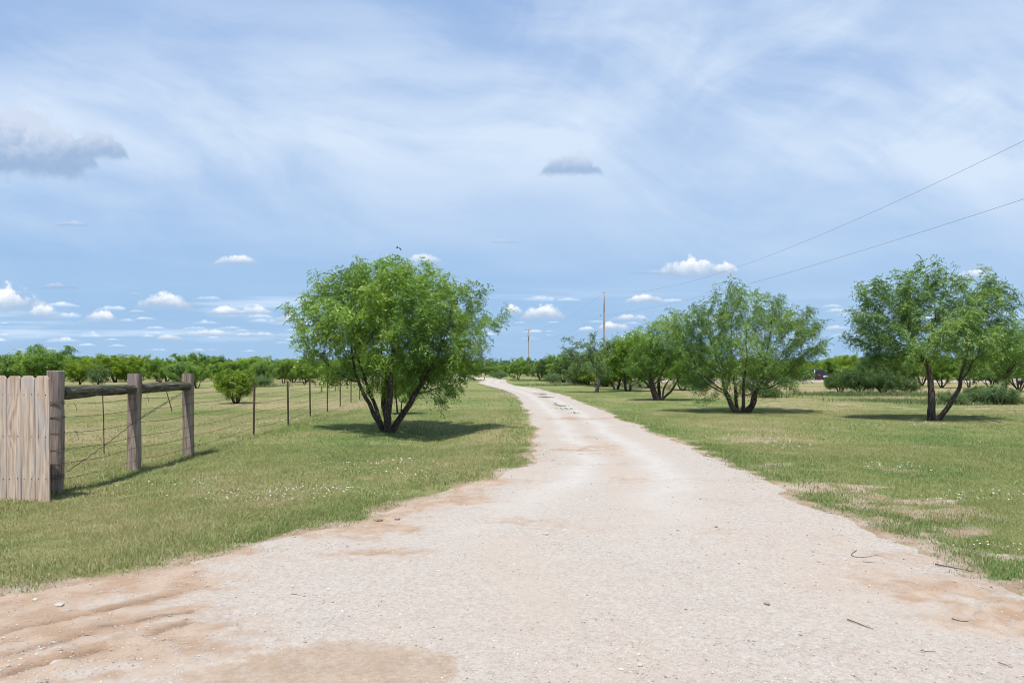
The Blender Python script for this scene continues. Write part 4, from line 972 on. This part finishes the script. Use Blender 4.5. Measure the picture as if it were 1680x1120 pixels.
# far wooded rise: one mass of leaves
def far_wood(name, x0, x1, y0, y1, n, h, lm, seed):
    rg = np.random.default_rng(seed); x = rg.uniform(x0, x1, n); y = rg.uniform(y0, y1, n)
    hh = h*(.55+.75*fbm(x*.02, y*.02, seed, 4))*(.65+.6*vnoise(x*.12, y*.12, seed+3)); zc = hh*rg.uniform(0, 1, n)**.6
    base = np.stack([x, y, zc], -1); d_ = rg.normal(0, 1, (n, 3)); d_ /= np.linalg.norm(d_, axis=1)[:, None]
    V_, q, tn = fronds(base, d_, np.full(n, 1.6), 4, 1.3, .8, np.clip(rg.normal(.45, .22, n), 0, 1), rg)
    tag(build(name, V_, [q], M[lm], attrs={'tint': tn}), kind='stuff')
far_wood('far_woodland', -420, 420, 330, 430, 26000, 7.0, 'leaf_dark', 5)
far_wood('horizon_woodland', -1500, 1500, 900, 1050, 26000, 13.0, 'leaf_dark', 9)
# rank grass and weeds at the foot of the scrub
xs, ys, hs = [], [], []
for px_, py_, rx, ry, k, h in [(1420, 648, 3.6, 1.6, 6500, .24), (1630, 660, 1.8, 1.1, 3600, .32), (1555, 662, 1.6, .9, 1500, .18), (1475, 658, 2.4, 1.2, 2200, .17), (960, 632, 5, 2.0, 4500, .22), (893, 624.5, 7, 2.5, 5000, .26), (430, 634, 2, 1.2, 500, .4), (1255, 652, 1.4, .6, 350, .3)]:
    bx, by = G(px_, py_); xs.append(RNG.normal(bx, rx*.6, k)); ys.append(RNG.normal(by, ry*.6, k)); hs.append(.72*h*np.exp(RNG.normal(0, .35, k)))
xs, ys, hs = map(np.concatenate, (xs, ys, hs)); k = edge(xs, ys) > .35; xs, ys, hs = xs[k], ys[k], hs[k]
V_, q, t3, tn = blades(xs, ys, hs, np.clip(hs*.10, .008, .03), RNG.uniform(0, 1, len(xs)), RNG, 1.5)
tag(build('tall_weeds', V_, [q, t3], M['weed'], attrs={'tint': tn}), kind='stuff')

# ------------------------------------------------------------------ power line
GRP = 'poles of the power line'
def pole_parts(o, h, xf=False):
    zs = np.linspace(-.1, h, 8); V_, F_ = tube(np.stack([zs*0, zs*0, zs], -1), np.linspace(.15, .10, 8), 10); build('shaft', V_, F_, M['pole'], o, smooth=True)
    V_, F_ = tube([(0, 0, h+.002), (0, 0, h+.10), (0, 0, h+.12), (0, 0, h+.22), (0, 0, h+.26)], [.03, .03, .075, .06, .025], 8); build('insulator', V_, F_, M['ceramic'], o, smooth=True)
    V_, F_ = merge([tube([(-.12, 0, h-2.62), (-.42, 0, h-2.55)], [.025, .02], 6), tube([(-.42, 0, h-2.66), (-.42, 0, h-2.44)], [.06, .05], 8)]); build('bracket', V_, F_, M['steel'], o)
    V_, F_ = tube([(0, -.185, h-1.9), (0, -.165, h-.2)], .03, 6); build('riser_pipe', V_, F_, M['steel'], o)
    if xf:
        V_, F_ = tube([(0, -.35, h-1.9), (0, -.35, h-1.85), (0, -.35, h-1.1), (0, -.35, h-1.05)], [.18, .2, .2, .16], 12); build('transformer', V_, F_, M['steel'], o, smooth=True)
        V_, F_ = merge([tube([(-.7, 0, h-.25), (.5, 0, h-.25)], .05, 6)]+[tube([(q, 0, h-.2), (q, 0, h+.02)], [.05, .03], 6) for q in (-.65, -.35, .45)]); build('crossarm', V_, F_, M['pole'], o)
h1 = 10.5; d1 = F*(h1+.2-CAMZ)/128.; p1 = ((991-840)/F*d1, d1); h2 = 10.5; d2 = F*(h2+.2-CAMZ)/69.; p2 = ((867-840)/F*d2, d2)
p0 = (p1[0]+(p1[0]-p2[0])*1.0, p1[1]-66)
o1 = empty('utility_pole', (*p1, 0), 'tall wooden utility pole rising behind the sparse grey tree', 'utility pole', GRP); pole_parts(o1, h1)
o2 = empty('utility_pole', (*p2, 0), 'distant utility pole with transformer behind the tree at the bend', 'utility pole', GRP); pole_parts(o2, h2, True)
o0 = empty('utility_pole', (*p0, 0), 'nearest utility pole off to the right carrying the two wires', 'utility pole', GRP); pole_parts(o0, 9.9)
def cable(a, b, sag, lab, r=.0062):
    t = np.linspace(0, 1, 60)[:, None]; p_ = np.array(a)*(1-t)+np.array(b)*t; p_[:, 2] -= (4*sag*t*(1-t))[:, 0]
    V_, F_ = tube(p_-np.array(a), r, 5); tag(build('power_cable', V_, F_, M['cable'], loc=a, smooth=True), lab, 'cable', 'wires of the power line')
cable((*p1, h1+.2), (*p0, 10.0), 2.1, 'upper power wire crossing the sky at the right')
cable((p1[0]-.3, p1[1], h1-2.6), (p0[0]-.3, p0[1], 7.4), .8, 'lower power wire crossing the sky at the right')
cable((*p1, h1+.2), (*p2, h2+.2), 1.5, 'upper wire between the two visible utility poles')
cable((p1[0]-.3, p1[1], h1-2.6), (p2[0]-.3, p2[1], h2-2.6), 1.0, 'lower wire between the two visible utility poles')
for k, (px_, ty_) in enumerate([(344, 589), (355, 589), (367, 590)]):
    d_ = 380.; hh = CAMZ+(HZ-ty_)*d_/F
    o = empty('utility_pole', ((px_-840)/F*d_, d_, 0), ['thin far pole on the left horizon, left of three', 'thin far pole on the left horizon, middle of three', 'thin far pole on the left horizon, right of three'][k], 'utility pole', 'far poles on the left horizon')
    V_, F_ = tube([(0, 0, 0), (0, 0, hh)], [.16, .12], 8); build('shaft', V_, F_, M['pole'], o)
    V_, F_ = tube([(-1, 0, hh-.5), (1, 0, hh-.5)], .07, 6); build('crossarm', V_, F_, M['pole'], o)

# ------------------------------------------------------------------ vehicles beyond the side drive
def boxbm(cx, cy, cz, sx, sy, sz, taper=1.0, bev=.05):
    bm = bmesh.new(); bmesh.ops.create_cube(bm, size=1)
    for v_ in bm.verts:
        k = taper if v_.co.z > 0 else 1
        v_.co = Vector((cx+v_.co.x*sx*k, cy+v_.co.y*sy*k, cz+v_.co.z*sz))
    if bev: bmesh.ops.bevel(bm, geom=bm.edges[:], offset=bev, segments=3, affect='EDGES', profile=.6)
    return bm
def wheel(parent, x, y, r):
    V_, F_ = tube([(x-.11, y, r), (x-.09, y, r), (x+.09, y, r), (x+.11, y, r)], [r*.9, r, r, r*.9], 20); w = build('wheel', V_, F_, M['tyre'], parent, smooth=False)
    V_, F_ = tube([(x-.115, y, r), (x+.115, y, r)], r*.58, 14); build('rim', V_, F_, M['steel'], w)
def car(px_, y, lab, rz):
    o = empty('parked_car', ((px_-840)/F*y, y, .06), lab, 'car', 'dark cars parked past the side drive', rz)
    bm = boxbm(0, 0, .58, 1.8, 4.4, .62, .94, .12); b = obj_bm('body', bm, M['car_dark'], o, True)
    obj_bm('cabin', boxbm(0, .1, 1.16, 1.62, 2.7, .56, .78, .10), M['car_dark'], o, True)
    obj_bm('rear_window', boxbm(0, -1.15, 1.16, 1.16, .10, .34, .86, .02), M['glass'], o).rotation_euler = (0, 0, 0)
    for s in (-1, 1):
        obj_bm('side_window', boxbm(s*.735, .1, 1.18, .06, 1.9, .30, .92, .02), M['glass'], o)
        obj_bm('tail_lamp', boxbm(s*.70, -2.14, .70, .30, .12, .16, 1, .02), M['lamp_red'], o)
        for q in (-1.35, 1.35): wheel(o, s*.80, q, .33)
    obj_bm('number_plate', boxbm(0, -2.19, .62, .50, .04, .16, 1, .008), M['plate'], o)
    obj_bm('bumper', boxbm(0, -2.17, .36, 1.66, .16, .20, 1, .05), M['car_dark'], o, True)
    return o
car(1337, 81.5, 'dark parked car with white plate seen beyond the pale side drive', .12)
car(1384, 82.5, 'dark parked car half hidden by the lime tree past the side drive', -.1)
o = empty('caravan', ((1668-840)/F*66, 66, .05), 'white caravan behind the spreading mesquite at the right edge', 'caravan', rz=.1)
obj_bm('body', boxbm(0, 0, 1.25, 5.2, 2.1, 1.9, .97, .18), M['car_white'], o, True)
for q in (-1.5, 1.4): obj_bm('window', boxbm(q, -1.05, 1.45, .9, .05, .5, 1, .02), M['glass'], o)
obj_bm('door', boxbm(0, -1.06, 1.15, .65, .05, 1.55, 1, .02), M['car_white'], o)
for q in (-.45, .45):
    V_, F_ = tube([(q, -1.0, .3), (q, -.8, .3)], .3, 16); build('wheel', V_, F_, M['tyre'], o)
V_, F_ = tube([(2.55, 0, .45), (3.7, 0, .45)], .05, 6); build('tow_bar', V_, F_, M['steel'], o)
